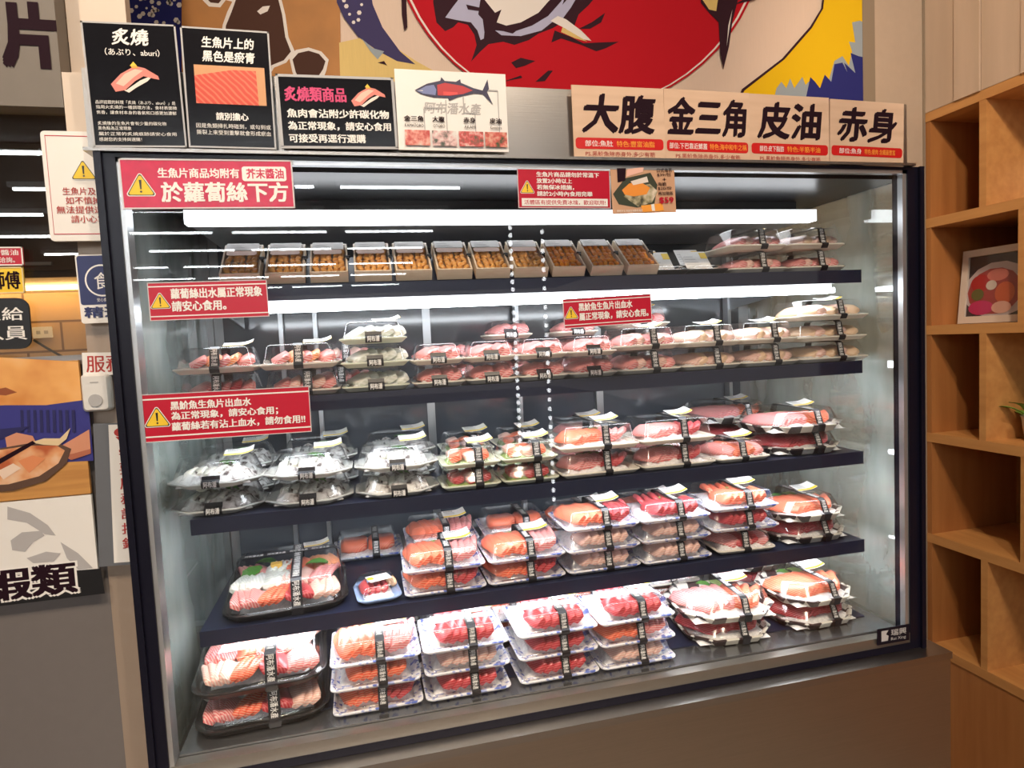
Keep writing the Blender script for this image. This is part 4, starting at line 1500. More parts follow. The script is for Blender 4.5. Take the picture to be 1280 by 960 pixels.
sign('bruise_info_card', 'tall black card with salmon fillet photo, second card on cabinet top', 'sign', ((226, 33), (338, 41), (344, 187), (236, 185)), YH, BLACKS,
     [('t', '\u751f\u9b5a\u7247\u4e0a\u7684', 0.22, 0.82, 0.835, 0.93, WHITE, 0.035, 0.1), ('t', '\u9ed1\u8272\u662f\u7600\u9752', 0.22, 0.82, 0.72, 0.815, WHITE, 0.035, 0.1),
      ('r', 0.12, 0.92, 0.37, 0.69, mat('tan_print', (0.60, 0.30, 0.13), 0.4), 'picture_ground'),
      ('p', [(0.12, 0.37), (0.83, 0.37), (0.82, 0.66), (0.55, 0.66), (0.12, 0.60)], SALPRINT),
      ('t', '\u8acb\u5225\u64d4\u5fc3', 0.33, 0.70, 0.235, 0.30, WHITE, 0.03),
      ('t', '\u56e0\u662f\u9b5a\u985e\u6383\u624e\u6642\u78b0\u5230\uff0c\u6216\u52fe\u5230\u6216', 0.10, 0.95, 0.165, 0.205, WHITE, 0.01),
      ('t', '\u6495\u88c2\u4e0a\u4f86\u53d7\u5230\u91cd\u64ca\u5c31\u6703\u5f62\u6210\u7600\u8840', 0.10, 0.95, 0.11, 0.15, WHITE, 0.01)], border=(MATS['clear_card_edge'], 0.0025))
sign('aburi_notice_card', 'low black card with magenta heading and small nigiri, third card on cabinet top', 'sign', ((346, 93), (493, 98), (496, 187), (350, 186)), YH, BLACKS,
     [('t', '\u7099\u71d2\u985e\u5546\u54c1', 0.06, 0.58, 0.64, 0.84, MAGENTA, 0.035), ('t', '\u9b5a\u8089\u6703\u6cbe\u9644\u5c11\u8a31\u78b3\u5316\u7269', 0.07, 0.94, 0.42, 0.54, WHITE, 0.03),
      ('t', '\u70ba\u6b63\u5e38\u73fe\u8c61\uff0c\u8acb\u5b89\u5fc3\u98df\u7528', 0.07, 0.95, 0.25, 0.37, WHITE, 0.03), ('t', '\u53ef\u63a5\u53d7\u518d\u9015\u884c\u9078\u8cfc', 0.07, 0.72, 0.08, 0.20, WHITE, 0.03)]
     + sushi_items(0.77, 0.74, 0.30, 0.32), border=(MATS['clear_card_edge'], 0.004))
TUB = mat('tuna_back_print', (0.02, 0.018, 0.07), 0.4)
TUH = mat('tuna_head_print', (0.18, 0.22, 0.45), 0.4)
TUM = mat('tuna_meat_print', (0.50, 0.02, 0.03), 0.4)
PHOTO = [speckle('sashimi_photo_%s' % n, [(0.35, a), (0.5, b), (0.65, c)], 90, 0.4) for n, a, b, c in (
    ('pink', (0.55, 0.08, 0.07), (0.75, 0.30, 0.25), (0.75, 0.62, 0.55)), ('grey', (0.08, 0.10, 0.08), (0.70, 0.45, 0.45), (0.75, 0.72, 0.70)),
    ('red', (0.08, 0.10, 0.06), (0.60, 0.08, 0.08), (0.75, 0.55, 0.50)), ('dark', (0.05, 0.08, 0.03), (0.60, 0.10, 0.08), (0.70, 0.40, 0.30)))]
it = [('t', '\u963f\u5e03\u6f58\u6c34\u7522', 0.24, 0.76, 0.46, 0.61, mat('silver_ink_print', (0.46, 0.45, 0.45), 0.4), 0.03, 0.15)]
for (a, b, c) in ((0.24, 0.24, 0.52), (0.44, 0.25, 0.64), (0.70, 0.25, 0.48), (0.92, 0.25, 0.78)):
    it.append(('r', a - 0.004, a + 0.004, b, c, GREYP, 'callout_line'))
it += [('r', 0.24, 0.40, 0.525, 0.54, GREYP, 'callout_line'), ('r', 0.60, 0.70, 0.475, 0.49, GREYP, 'callout_line'), ('r', 0.82, 0.92, 0.775, 0.79, GREYP, 'callout_line'), ('r', 0.595, 0.603, 0.48, 0.70, GREYP, 'callout_line')]
it += [('p', [(0.17, 0.745), (0.28, 0.83), (0.40, 0.875), (0.41, 0.92), (0.44, 0.875), (0.54, 0.87), (0.58, 0.905), (0.585, 0.86), (0.70, 0.80), (0.78, 0.775), (0.83, 0.92), (0.84, 0.80), (0.82, 0.76), (0.87, 0.60), (0.78, 0.73), (0.70, 0.735), (0.55, 0.68), (0.47, 0.63), (0.46, 0.665), (0.33, 0.665), (0.22, 0.70)], TUB),
       ('p', [(0.19, 0.735), (0.27, 0.80), (0.34, 0.82), (0.36, 0.76), (0.35, 0.69), (0.24, 0.705)], TUH),
       ('p', [(0.37, 0.82), (0.44, 0.85), (0.60, 0.82), (0.69, 0.77), (0.60, 0.72), (0.48, 0.69), (0.37, 0.69)], TUM),
       ('p', [(0.42, 0.74), (0.55, 0.74), (0.55, 0.71), (0.42, 0.69)], mat('tuna_bright_print', (0.70, 0.06, 0.06), 0.4)), ('p', [(0.18, 0.74), (0.24, 0.735), (0.24, 0.745)], PAPER)]
for (a, b, s_, e_) in ((0.06, 0.23, '\u91d1\u4e09\u89d2', 'KAMATORO'), (0.31, 0.42, '\u5927\u8179', 'OTORO'), (0.59, 0.70, '\u8d64\u8eab', 'AKAMI'), (0.83, 0.94, '\u76ae\u6cb9', 'Kawaabura')):
    it.append(('t', s_, a, b, 0.355, 0.425, INK, 0.03))
    it.append(('t', e_, a + 0.005, b, 0.285, 0.325, INK, 0.01))
for k, (a, b) in enumerate(((0.06, 0.28), (0.30, 0.52), (0.54, 0.765), (0.78, 0.985))):
    it.append(('r', a, b, 0.055, 0.245, PHOTO[k], 'photo_%s' % ['pink', 'grey', 'red', 'dark'][k]))
sign('tuna_cut_chart', 'white card with tuna drawing and four small photos on cabinet top', 'sign', ((494, 87), (631, 93), (636, 191), (497, 187)), YH, WHITE, it)
for q, s_, p1, p2, lab, nm in (
        (((713, 107), (829, 111), (831, 201), (718, 198)), '\u5927\u8179', '\u90e8\u4f4d:\u9b5a\u809a', '\u7279\u8272:\u8c50\u5bcc\u6cb9\u8102', 'pale wood card reading two large characters, first of four beside steel header', 1),
        (((829, 111), (935, 117), (937, 204), (831, 201)), '\u91d1\u4e09\u89d2', '\u90e8\u4f4d:\u4e0b\u5df4\u9760\u8fd1\u9c13\u84cb', '\u7279\u8272:\u6d77\u4e2d\u548c\u725b\u4e4b\u7a31', 'pale wood card with three large characters on cabinet top', 2),
        (((935, 117), (1035, 123), (1036, 206), (937, 204)), '\u76ae\u6cb9', '\u90e8\u4f4d:\u76ae\u4e0b\u8102\u80aa', '\u7279\u8272:\u534a\u7b4b\u534a\u6cb9', 'pale wood card with two characters right of the three-character card', 3),
        (((1036, 123), (1129, 131), (1128, 208), (1037, 206)), '\u8d64\u8eab', '\u90e8\u4f4d:\u9b5a\u8eab', '\u7279\u8272:\u7626\u8089 \u542b\u9435\u6700\u8c50\u5bcc', 'pale wood card with two characters, last one toward the bookcase', 4)):
    three = len(s_) == 3
    its = [('t', s_, 0.03 if three else 0.09, 0.97 if three else 0.91, 0.35, 0.90, INK, 0.045, 0.10), ('r', 0.02, 0.98, 0.135, 0.29, PILL, 'red_pill', 0.006)]
    w1 = 0.30 if not three else 0.48
    its += [('t', p1, 0.12 if not three else 0.05, 0.12 + w1 if not three else 0.49, 0.17, 0.255, WHITE, 0.02), ('t', p2, 0.46 if not three else 0.52, 0.88 if not three else 0.96, 0.17, 0.255, ORANGET, 0.02)]
    if nm != 4:
        its.append(('t', 'PS.\u9ed1\u9b6a\u9b5a\u9664\u8d64\u8eab\u5916,\u591a\u5c11\u6709\u7b4b', 0.12, 0.88, 0.035, 0.105, DRED, 0.01))
    sign('cut_name_card', lab, 'sign', q, YH, PALEWOOD, its, group='pale wood cut name cards')

# ---------------------------------------------------------------- stickers on the glass
YG = 0.0037
sign('wasabi_notice', 'glossy pink-red warning sign with large white characters in cabinet top left corner', 'notice', ((149, 199), (367, 200), (367, 261), (153, 261)), -0.0042, PINKRED,
     [('w', 0.11, 0.46, 0.50), ('t', '\u751f\u9b5a\u7247\u5546\u54c1\u5747\u9644\u6709', 0.21, 0.68, 0.62, 0.82, WHITE, 0.03), ('r', 0.695, 0.96, 0.56, 0.86, WHITE, 'white_panel', 0.004),
      ('t', '\u82a5\u672b\u91ac\u6cb9', 0.72, 0.945, 0.61, 0.82, PINKRED, 0.03), ('t', '\u65bc\u863f\u8514\u7d72\u4e0b\u65b9', 0.22, 0.965, 0.13, 0.54, WHITE, 0.032)], border=(mat('silver_card_edge', (0.62, 0.60, 0.62), 0.3), 0.0022), thick=0.0012)


def red_notice(label, quad, lines, wu, tu, y=YG - 0.0022, group='red warning notices on the glass'):
    its = [('r', 0, 1, 0.875, 0.905, WHITE, 'white_rule'), ('r', 0, 1, 0.095, 0.125, WHITE, 'white_rule'), ('w', wu, 0.5, 0.46)]
    n = len(lines)
    hh = 0.66 / n
    for i, (s_, u1) in enumerate(lines):
        v1 = 0.83 - i * hh
        its.append(('t', s_, tu, u1, v1 - hh * 0.84, v1, WHITE, 0.035))
    return sign('warning_notice', label, 'notice', quad, y, RED, its, thick=0.001, border=(MATS['silver_card_edge'], 0.0012), group=group)


red_notice('red two-line warning notice above the prawn packs on the left glass', ((185, 353), (334, 350), (336, 395), (187, 402)),
           [('\u863f\u8514\u7d72\u51fa\u6c34\u5c6c\u6b63\u5e38\u73fe\u8c61', 0.955), ('\u8acb\u5b89\u5fc3\u98df\u7528\u3002', 0.64)], 0.095, 0.185)
red_notice('red three-line warning notice, the widest low on the left glass', ((176, 494), (387, 482), (389, 540), (180, 553)),
           [('\u9ed1\u9b6a\u9b5a\u751f\u9b5a\u7247\u51fa\u8840\u6c34', 0.64), ('\u70ba\u6b63\u5e38\u73fe\u8c61\uff0c\u8acb\u5b89\u5fc3\u98df\u7528\uff1b', 0.80), ('\u863f\u8514\u7d72\u82e5\u6709\u6cbe\u4e0a\u8840\u6c34\uff0c\u8acb\u52ff\u98df\u7528!!', 0.965)], 0.085, 0.165)
red_notice('red two-line warning notice at the middle of the glass under orange urchin', ((703, 374), (813, 367), (815, 403), (705, 411)),
           [('\u9ed1\u9b6a\u9b5a\u751f\u9b5a\u7247\u51fa\u8840\u6c34', 0.78), ('\u5c6c\u6b63\u5e38\u73fe\u8c61\uff0c\u8acb\u5b89\u5fc3\u98df\u7528\u3002', 0.96)], 0.085, 0.17)
sign('storage_notice', 'red five-line storage notice beside the food flyer at the glass top', 'notice', ((646, 211), (762, 213), (763, 261), (648, 260)), YG - 0.0022, RED,
     [('w', 0.10, 0.52, 0.36), ('t', '\u751f\u9b5a\u7247\u5546\u54c1\u8acb\u52ff\u65bc\u5e38\u6eab\u4e0b', 0.20, 0.88, 0.80, 0.93, WHITE, 0.03), ('t', '\u653e\u7f6e2\u5c0f\u6642\u4ee5\u4e0a', 0.20, 0.58, 0.635, 0.765, WHITE, 0.03),
      ('t', '\u82e5\u7121\u4fdd\u51b0\u63aa\u65bd\uff0c', 0.20, 0.60, 0.47, 0.60, WHITE, 0.03), ('t', '\u8acb\u65bc2\u5c0f\u6642\u5167\u98df\u7528\u5b8c\u7562', 0.20, 0.80, 0.305, 0.435, WHITE, 0.03),
      ('r', 0.035, 0.965, 0.05, 0.25, WHITE, 'white_panel'), ('t', '\u6d3b\u9ad4\u5340\u6709\u63d0\u4f9b\u514d\u8cbb\u51b0\u584a\uff0c\u6b61\u8fce\u53d6\u7528!', 0.06, 0.94, 0.085, 0.21, RED, 0.02)], thick=0.001, border=(MATS['silver_card_edge'], 0.0012))
FLY = speckle('flyer_rice_print', [(0.35, (0.05, 0.05, 0.03)), (0.5, (0.40, 0.36, 0.22)), (0.7, (0.72, 0.62, 0.50))], 70, 0.4)
sign('urchin_flyer', 'tan flyer with orange urchin photo and price at the glass top', 'flyer', ((763, 209), (843, 207), (844, 266), (765, 267)), YG - 0.0032, mat('flyer_tan', (0.62, 0.36, 0.22), 0.4),
     [('p', [(0.02, 0.42), (0.22, 0.75), (0.62, 0.86), (0.72, 0.60), (0.66, 0.2), (0.38, 0.12), (0.1, 0.2)], mat('nori_print', (0.04, 0.05, 0.03), 0.4)), ('p', [(0.18, 0.36), (0.34, 0.56), (0.60, 0.62), (0.72, 0.46), (0.62, 0.22), (0.40, 0.14)], FLY),
      ('p', [(0.16, 0.50), (0.28, 0.64), (0.46, 0.66), (0.60, 0.54), (0.54, 0.40), (0.34, 0.36), (0.20, 0.40)], mat('flyer_orange_print', (0.85, 0.30, 0.04), 0.4)),
      ('p', [(0.30, 0.68), (0.56, 0.78), (0.58, 0.66), (0.34, 0.60)], SUSHI_RICE), ('p', [(0.24, 0.78), (0.50, 0.88), (0.52, 0.98), (0.26, 0.94)], SUSHI_LIGHT),
      ('p', [(0.10, 0.66), (0.22, 0.70), (0.24, 0.96), (0.10, 0.96)], INK), ('p', [(0.44, 0.16), (0.78, 0.20), (0.80, 0.04), (0.46, 0.02)], ORANGET), ('p', [(0.60, 0.18), (0.65, 0.19), (0.66, 0.04), (0.61, 0.04)], WHITE),
      ('t', '\u65e5\u5f0f\u6d77\u82d4', 0.72, 0.96, 0.86, 0.95, INK, 0.02), ('t', '$39/\u5305', 0.72, 0.94, 0.77, 0.85, INK, 0.02), ('t', '+', 0.80, 0.86, 0.68, 0.74, INK, 0.02), ('t', '\u6d77\u81bd', 0.72, 0.86, 0.57, 0.65, INK, 0.02), ('t', '$20/\u4efd', 0.72, 0.94, 0.48, 0.56, INK, 0.02), ('t', '\u518d\u52a0\u8d08\u98ef', 0.72, 0.96, 0.37, 0.45, INK, 0.02), ('t', '$59', 0.73, 0.96, 0.18, 0.33, RED, 0.03),
      ('t', '\u4f7f\u7528\u65b9\u6cd5 \u71b1\u98ef\u52a0\u6d77\u81bd\u5305\u6d77\u82d4', 0.06, 0.46, 0.03, 0.08, WHITE, 0.0)], thick=0.001)

# ================================================================== LEFT SIDE: counter, glass screen, kitchen wall
# service things on the column face
YC = 0.058
sign('care_notice', 'white red-bordered warning board behind the cabinet corner', 'notice', ((57, 165), (150, 168), (157, 301), (62, 303)), 0.040, PAPER,
     [('r', 0.055, 0.062, 0.06, 0.96, RED, 'red_rule'), ('r', 0.055, 1, 0.953, 0.96, RED, 'red_rule'), ('r', 0.055, 1, 0.06, 0.067, RED, 'red_rule'), ('w', 0.52, 0.64, 0.20), ('t', '\u751f\u9b5a\u7247\u53ca\u719f\u98df', 0.22, 0.88, 0.42, 0.49, DRED, 0.02),
      ('t', '\u5982\u4e0d\u614e\u6389\u843d', 0.25, 0.84, 0.335, 0.405, DRED, 0.02), ('t', '\u7121\u6cd5\u63d0\u4f9b\u9000\u63db', 0.12, 0.86, 0.25, 0.32, DRED, 0.02), ('t', '\u8acb\u5c0f\u5fc3\u62ff\u53d6', 0.30, 0.88, 0.165, 0.235, DRED, 0.02)], thick=0.008, radius=0.006)
NAVYP = mat('navy_print', (0.025, 0.035, 0.13), 0.4)
circ = [(0.52 + 0.36 * math.cos(R(t)), 0.62 + 0.235 * math.sin(R(t))) for t in range(0, 360, 12)]
circ2 = [(0.52 + 0.325 * math.cos(R(t)), 0.62 + 0.212 * math.sin(R(t))) for t in range(0, 360, 12)]
sign('selection_sign', 'blue and white sign with circled emblem on the column', 'sign', ((95, 319), (153, 318), (162, 402), (103, 405)), 0.046, PAPER,
     [('r', 0.03, 0.97, 0.27, 0.985, NAVYP, 'navy_panel', 0.004), ('p', circ, WHITE, 'emblem_ring'), ('p', circ2, NAVYP, 'emblem_ground'), ('t', '\u98df', 0.36, 0.68, 0.49, 0.74, WHITE, 0.02), ('t', '\u5b89\u5fc3\u98df\u6750', 0.38, 0.66, 0.31, 0.365, WHITE, 0.0), ('t', '\u7cbe\u9078', 0.08, 0.92, 0.08, 0.24, NAVYP, 0.03)], thick=0.004, radius=0.004)
sign('service_sign', 'white sign with red characters above the call button box', 'sign', ((103, 441), (160, 440), (163, 468), (105, 469)), 0.052, PAPER,
     [('t', '\u670d\u52d9', 0.08, 0.92, 0.12, 0.88, DRED, 0.02)], thick=0.003)
# call button
M, w_, h_ = quad_frame((104, 468), (138, 467), (142, 512), (106, 515), 0.050)
bt = thing('call_button', 'white plastic call button box with grey round button', 'call button', M)
b = MB()
b.loft([rr(w_, h_, 0.006, -0.006), rr(w_, h_, 0.006, 0.008), rr(w_ - 0.006, h_ - 0.006, 0.005, 0.012)], mat('white_plastic', (0.72, 0.72, 0.71), 0.35))
b.ob('housing', bt, True)
b = MB()
b.prism([(0.010 * math.cos(R(a)), -h_ * 0.20 + 0.010 * math.sin(R(a))) for a in range(0, 360, 20)], 0.012, 0.014, GREYP)
b.ob('button', bt)
b = MB()
b.box(-0.006, 0.006, h_ * 0.27, h_ * 0.30, 0.012, 0.0125, GREYP)
b.ob('indicator', bt)
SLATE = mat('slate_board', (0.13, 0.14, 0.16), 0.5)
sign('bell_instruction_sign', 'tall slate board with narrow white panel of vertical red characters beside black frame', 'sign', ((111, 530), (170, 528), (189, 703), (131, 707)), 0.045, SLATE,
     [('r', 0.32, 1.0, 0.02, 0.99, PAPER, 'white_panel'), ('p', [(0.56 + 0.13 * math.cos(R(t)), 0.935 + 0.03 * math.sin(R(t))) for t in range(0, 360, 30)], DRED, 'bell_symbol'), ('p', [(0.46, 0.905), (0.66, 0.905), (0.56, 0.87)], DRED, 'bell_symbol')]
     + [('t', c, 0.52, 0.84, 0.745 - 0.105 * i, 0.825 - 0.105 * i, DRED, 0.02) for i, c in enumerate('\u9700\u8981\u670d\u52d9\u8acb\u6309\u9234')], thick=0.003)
# dark strip on column behind the signs
# counter body
YB = 0.062
CTRX0 = -1.6
xr = up(122, 680, 1, 0.05).x
cb = thing('service_counter', 'grey service counter with poster front left of the cabinet', 'counter', T(-0.8, 0.3, 0))
b = MB()
GREYC = mat('grey_counter_laminate', (0.16, 0.145, 0.14), 0.5, noise=0.05, nscale=50)
b.box(CTRX0 + 0.8, -0.0575 + 0.8, YB - 0.3, 0.5 - 0.3, FLZ, Zg(0.675), GREYC)
b.ob('body', cb)
b = MB()
b.box(CTRX0 + 0.8, -0.0575 + 0.8, YB - 0.005 - 0.3, 0.52 - 0.3, Zg(0.675), Zg(0.690), STEEL)
b.ob('countertop', cb)
# poster: photo on top, white panel with grey fish and characters below
zq = [up(0, 617, 1, 0.05).z, up(0, 752, 1, 0.05).z, up(0, 452, 1, 0.05).z]
BAG = speckle('kraft_bag_print', [(0.35, (0.62, 0.24, 0.05)), (0.55, (0.80, 0.40, 0.12)), (0.75, (0.85, 0.52, 0.22))], 12, 0.45)
BLUEB = mat('blue_basket_print', (0.03, 0.03, 0.22), 0.5)
BLUED = mat('dark_blue_print', (0.015, 0.014, 0.10), 0.5)
WTABLE = wood('table_print', (0.45, 0.20, 0.05), (0.60, 0.30, 0.08), 8, (1, 12, 12))
SKIN = mat('skin_print', (0.62, 0.27, 0.16), 0.5)
SKIND = mat('skin_shade_print', (0.42, 0.13, 0.07), 0.5)
FISHP = speckle('sashimi_print', [(0.35, (0.45, 0.10, 0.03)), (0.5, (0.70, 0.32, 0.14)), (0.68, (0.80, 0.60, 0.42))], 22, 0.45)
TRAYP = mat('tray_shadow_print', (0.10, 0.05, 0.03), 0.5)
PX0, PX1 = -100, 120.0


def pu(x, y):          # photo pixel on the poster -> u,v of the poster rectangle
    p = up(x, y, 1, 0.052)
    return ((p.x - PBX0) / (PBX1 - PBX0), (p.z - PBZ0) / (PBZ1 - PBZ0))


PBX1 = -0.066
PBX0 = -0.62
PBZ1, PBZ0 = up(60, 452, 1, 0.052).z, up(60, 622, 1, 0.052).z
poly = lambda pts, m, nm='printed_picture': ('p', [pu(*p) for p in pts], m, nm)


def world_quad(x0, x1, z0, z1, y):
    """corner pixels of an upright rectangle of the place, for sign()"""
    out = []
    for (x, z) in ((x0, z1), (x1, z1), (x1, z0), (x0, z0)):
        c = ROWS @ (Vector((x, y, z)) - CAM)
        out.append((640 + F_PX * c.x / c.z, 480 + F_PX * c.y / c.z))
    return tuple(out)


sign('food_photo_poster', 'counter front poster photo of a hand holding packed sashimi', 'poster', world_quad(PBX0, PBX1, PBZ0, PBZ1, 0.052), 0.052, WTABLE,
     [poly([(-400, 480), (101, 500), (112, 500), (119, 575), (-400, 600)], BLUEB), poly([(-300, 430), (100, 452), (104, 500), (60, 506), (10, 506), (-300, 520)], BAG),
      poly([(0, 486), (10, 484), (24, 490), (10, 494), (0, 493)], mat('bag_shadow_print', (0.28, 0.07, 0.02), 0.5))]
     + [poly([(28 + 8 * k, 512), (32 + 8 * k, 512), (33 + 8 * k, 540), (29 + 8 * k, 540)], BLUED) for k in range(9)] +
     [poly([(-60, 540), (10, 535), (40, 532), (20, 545), (-60, 560)], BLUED),
      poly([(80, 556), (114, 536), (116, 566), (92, 574), (84, 570)], SKIN), poly([(84, 568), (92, 574), (116, 566), (116, 560), (94, 566)], SKIND),
      poly([(10, 546), (24, 540), (44, 544), (48, 552), (28, 556), (12, 558)], SKIN),
      poly([(-120, 580), (0, 560), (40, 553), (78, 554), (92, 560), (86, 578), (60, 600), (20, 612), (-60, 618), (-120, 620)], TRAYP),
      poly([(-120, 578), (0, 562), (40, 556), (74, 556), (84, 562), (76, 578), (52, 594), (14, 604), (-60, 608), (-120, 606)], FISHP),
      poly([(42, 552), (58, 547), (78, 547), (91, 534), (86, 548), (76, 556), (58, 555)], mat('label_print', (0.72, 0.56, 0.34), 0.5)),
      poly([(0, 574), (44, 550), (48, 553), (0, 581)], INK), poly([(0, 588), (20, 578), (30, 584), (8, 598)], mat('pale_flesh_print', (0.80, 0.62, 0.50), 0.5)), poly([(26, 575), (44, 568), (60, 572), (40, 590)], mat('orange_flesh_print', (0.70, 0.25, 0.10), 0.5))],
     thick=0.006)
PBZ1, PBZ0 = up(60, 619, 1, 0.052).z - 0.002, up(60, 745, 1, 0.052).z
GFISH = mat('grey_fish_print', (0.44, 0.43, 0.44), 0.5)
sign('shrimp_poster', 'white counter front board with grey fish sketch and black characters', 'poster', world_quad(PBX0, PBX1, PBZ0, PBZ1, 0.052), 0.052, PAPER,
     [poly([(-200, 735), (128, 709), (133, 740), (-200, 780)], BLACK, 'black_footer'), poly([(12, 632), (40, 640), (62, 655), (72, 668), (58, 666), (36, 652), (12, 648)], GFISH, 'fish_sketch'), poly([(16, 674), (30, 664), (54, 662), (58, 668), (44, 676), (34, 688), (18, 686)], GFISH, 'fish_sketch'),
      poly([(36, 696), (60, 688), (78, 690), (70, 700), (44, 702)], GFISH, 'fish_sketch'), poly([(78, 676), (100, 690), (118, 708), (100, 710), (86, 696)], GFISH, 'fish_sketch'),
      ('t', '\u8766\u985e', pu(-20, 730)[0], pu(103, 730)[0], pu(60, 745)[1], pu(80, 699)[1], WHITE, 0.075), ('t', '\u8766\u985e', pu(-17, 730)[0], pu(100, 730)[0], pu(60, 743)[1], pu(80, 701)[1], INK, 0.035)], thick=0.006)
# glass screen on the counter
b = MB()
zs1 = up(30, 140, 1, 0.09).z
b.box(CTRX0, -0.058, 0.088, 0.094, Zg(0.6905), zs1, SCREEN)
tag(b.ob('counter_glass_screen'), 'clear upright glass screen standing on the service counter', 'glass screen')
# fascia board
zf = up(40, 133, 1, 0.06).z
fb = MB()
fb.box(CTRX0, -0.058, 0.06, 0.10, zf, 2.85, mat('grey_fascia', (0.17, 0.15, 0.13), 0.6, noise=0.08, nscale=30))
fo = fb.ob('fascia_sign')
tag(fo, 'grey fascia board with a black brush character above the counter', 'sign board')
b = MB()
pA, pB = up(4, 84, 1, 0.0588), up(68, 4, 1, 0.0588)
put_text(b, '\u7247', pA.x, pB.x, pA.z, pB.z, 0, INK, 0.055, 0.0, M=Matrix(((1, 0, 0, 0), (0, 0, -1, 0.0588), (0, 1, 0, 0), (0, 0, 0, 1))))
b.ob('lettering', fo)
# kitchen behind
YK = 1.5
b = MB()
b.box(-4, -0.16, YK, YK + 0.1, FLZ, CEIL, tiles('kitchen_tiles', (0.62, 0.42, 0.24), (0.58, 0.38, 0.20), (0.22, 0.13, 0.07), bw=0.22, bh=0.105))
struct('wall_kitchen', b)
zc0 = up(60, 347, 1, 1.2).z
cab = thing('wall_cabinet', 'dark brown wall cabinet over the lit kitchen tiles', 'cabinet', T(-1.5, 1.3, zc0))
DBR = mat('dark_brown_laminate', (0.085, 0.05, 0.03), 0.35)
b = MB()
b.box(-2.2, 1.34, -0.1, 0.2, 0, 0.72, DBR)
b.ob('body', cab)
for k in range(5):
    b = MB()
    b.box(1.33 - 0.52 * (k + 1) + 0.006, 1.33 - 0.52 * k - 0.006, -0.118, -0.1005, 0.02, 0.71, DBR)
    d_ = b.ob('door', cab)
    b = MB()
    b.box(1.33 - 0.52 * (k + 1) + 0.03, 1.33 - 0.52 * (k + 1) + 0.15, -0.130, -0.1185, 0.035, 0.045, STEEL)
    b.ob('handle', d_)
b = MB()
b.box(-2.2, 1.33, 0.12, 0.15, -0.014, -0.0005, WARMLED)
b.ob('light_strip', cab)
# kitchen worktop
zk = up(60, 455, 1, 1.2).z
b = MB()
b.box(-4, -0.165, 0.95, YK - 0.001, zk - 0.04, zk, STEEL)
tag(b.ob('kitchen_worktop'), 'steel worktop along the tiled kitchen wall behind the counter', 'worktop')
# outlet and cable
M, w_, h_ = quad_frame((41, 409), (66, 408), (66, 422), (42, 423), YK - 0.002)
ol = thing('wall_outlet', 'small double socket on the tiled kitchen wall', 'wall outlet', M)
b = MB()
b.loft([rr(w_, h_, 0.004, 0), rr(w_, h_, 0.004, 0.006)], PAPER)
b.ob('plate', ol)
b = MB()
for sx in (-1, 1):
    b.box(sx * w_ * 0.2 - w_ * 0.1, sx * w_ * 0.2 + w_ * 0.1, -h_ * 0.15, h_ * 0.15, 0.006, 0.007, GREYP)
b.ob('socket', ol)
pts_ = [up(42, 425, 1, YK - 0.01), up(60, 436, 1, YK - 0.02), up(80, 447, 1, YK - 0.03), up(96, 457, 1, YK - 0.04)]
b = MB()
b.loft([[(p.x + 0.004 * math.cos(R(a)) * 0.5, p.y + 0.004 * math.sin(R(a)), p.z + 0.004 * math.cos(R(a))) for a in range(0, 360, 60)] for p in pts_], BLACK)
tag(b.ob('power_cable', None, True), 'black power cable sagging below the wall socket', 'cable')
# little signs at the left edge, standing against the counter glass
YL = 0.080
sign('sauce_notice', 'small red notice at the left edge above the yellow sign', 'notice', ((-40, 309), (29, 309), (31, 332), (-40, 333)), YL, RED,
     [('t', '\u9644\u91ac\u6cb9', 0.45, 0.92, 0.55, 0.85, WHITE, 0.02), ('t', '\u8acb\u6d3d\u8a62\u3002', 0.45, 0.85, 0.15, 0.45, WHITE, 0.02)], thick=0.003, border=(PAPER, 0.002))
sign('chef_sign', 'yellow sign with black characters at the left edge', 'sign', ((-60, 335), (30, 334), (32, 366), (-60, 369)), YL, YEL,
     [('t', '\u6599\u7406\u5e2b\u5085', 0.10, 0.95, 0.16, 0.84, INK, 0.03)], thick=0.003, border=(mat('pale_yellow_edge', (0.75, 0.6, 0.3), 0.4), 0.002))
sign('staff_sign', 'black round-topped sign with white characters at the left edge', 'sign', ((-50, 374), (38, 372), (40, 436), (-50, 438)), YL, BLACK,
     [('t', '\u4ea4\u7d66', 0.30, 0.92, 0.56, 0.82, WHITE, 0.02), ('t', '\u4eba\u54e1', 0.30, 0.95, 0.18, 0.46, WHITE, 0.02)], thick=0.004, radius=0.016)

# ================================================================== THINGS IN THE BOOKCASE
# framed food photo, leaning
zsh = Hs[2] + TH


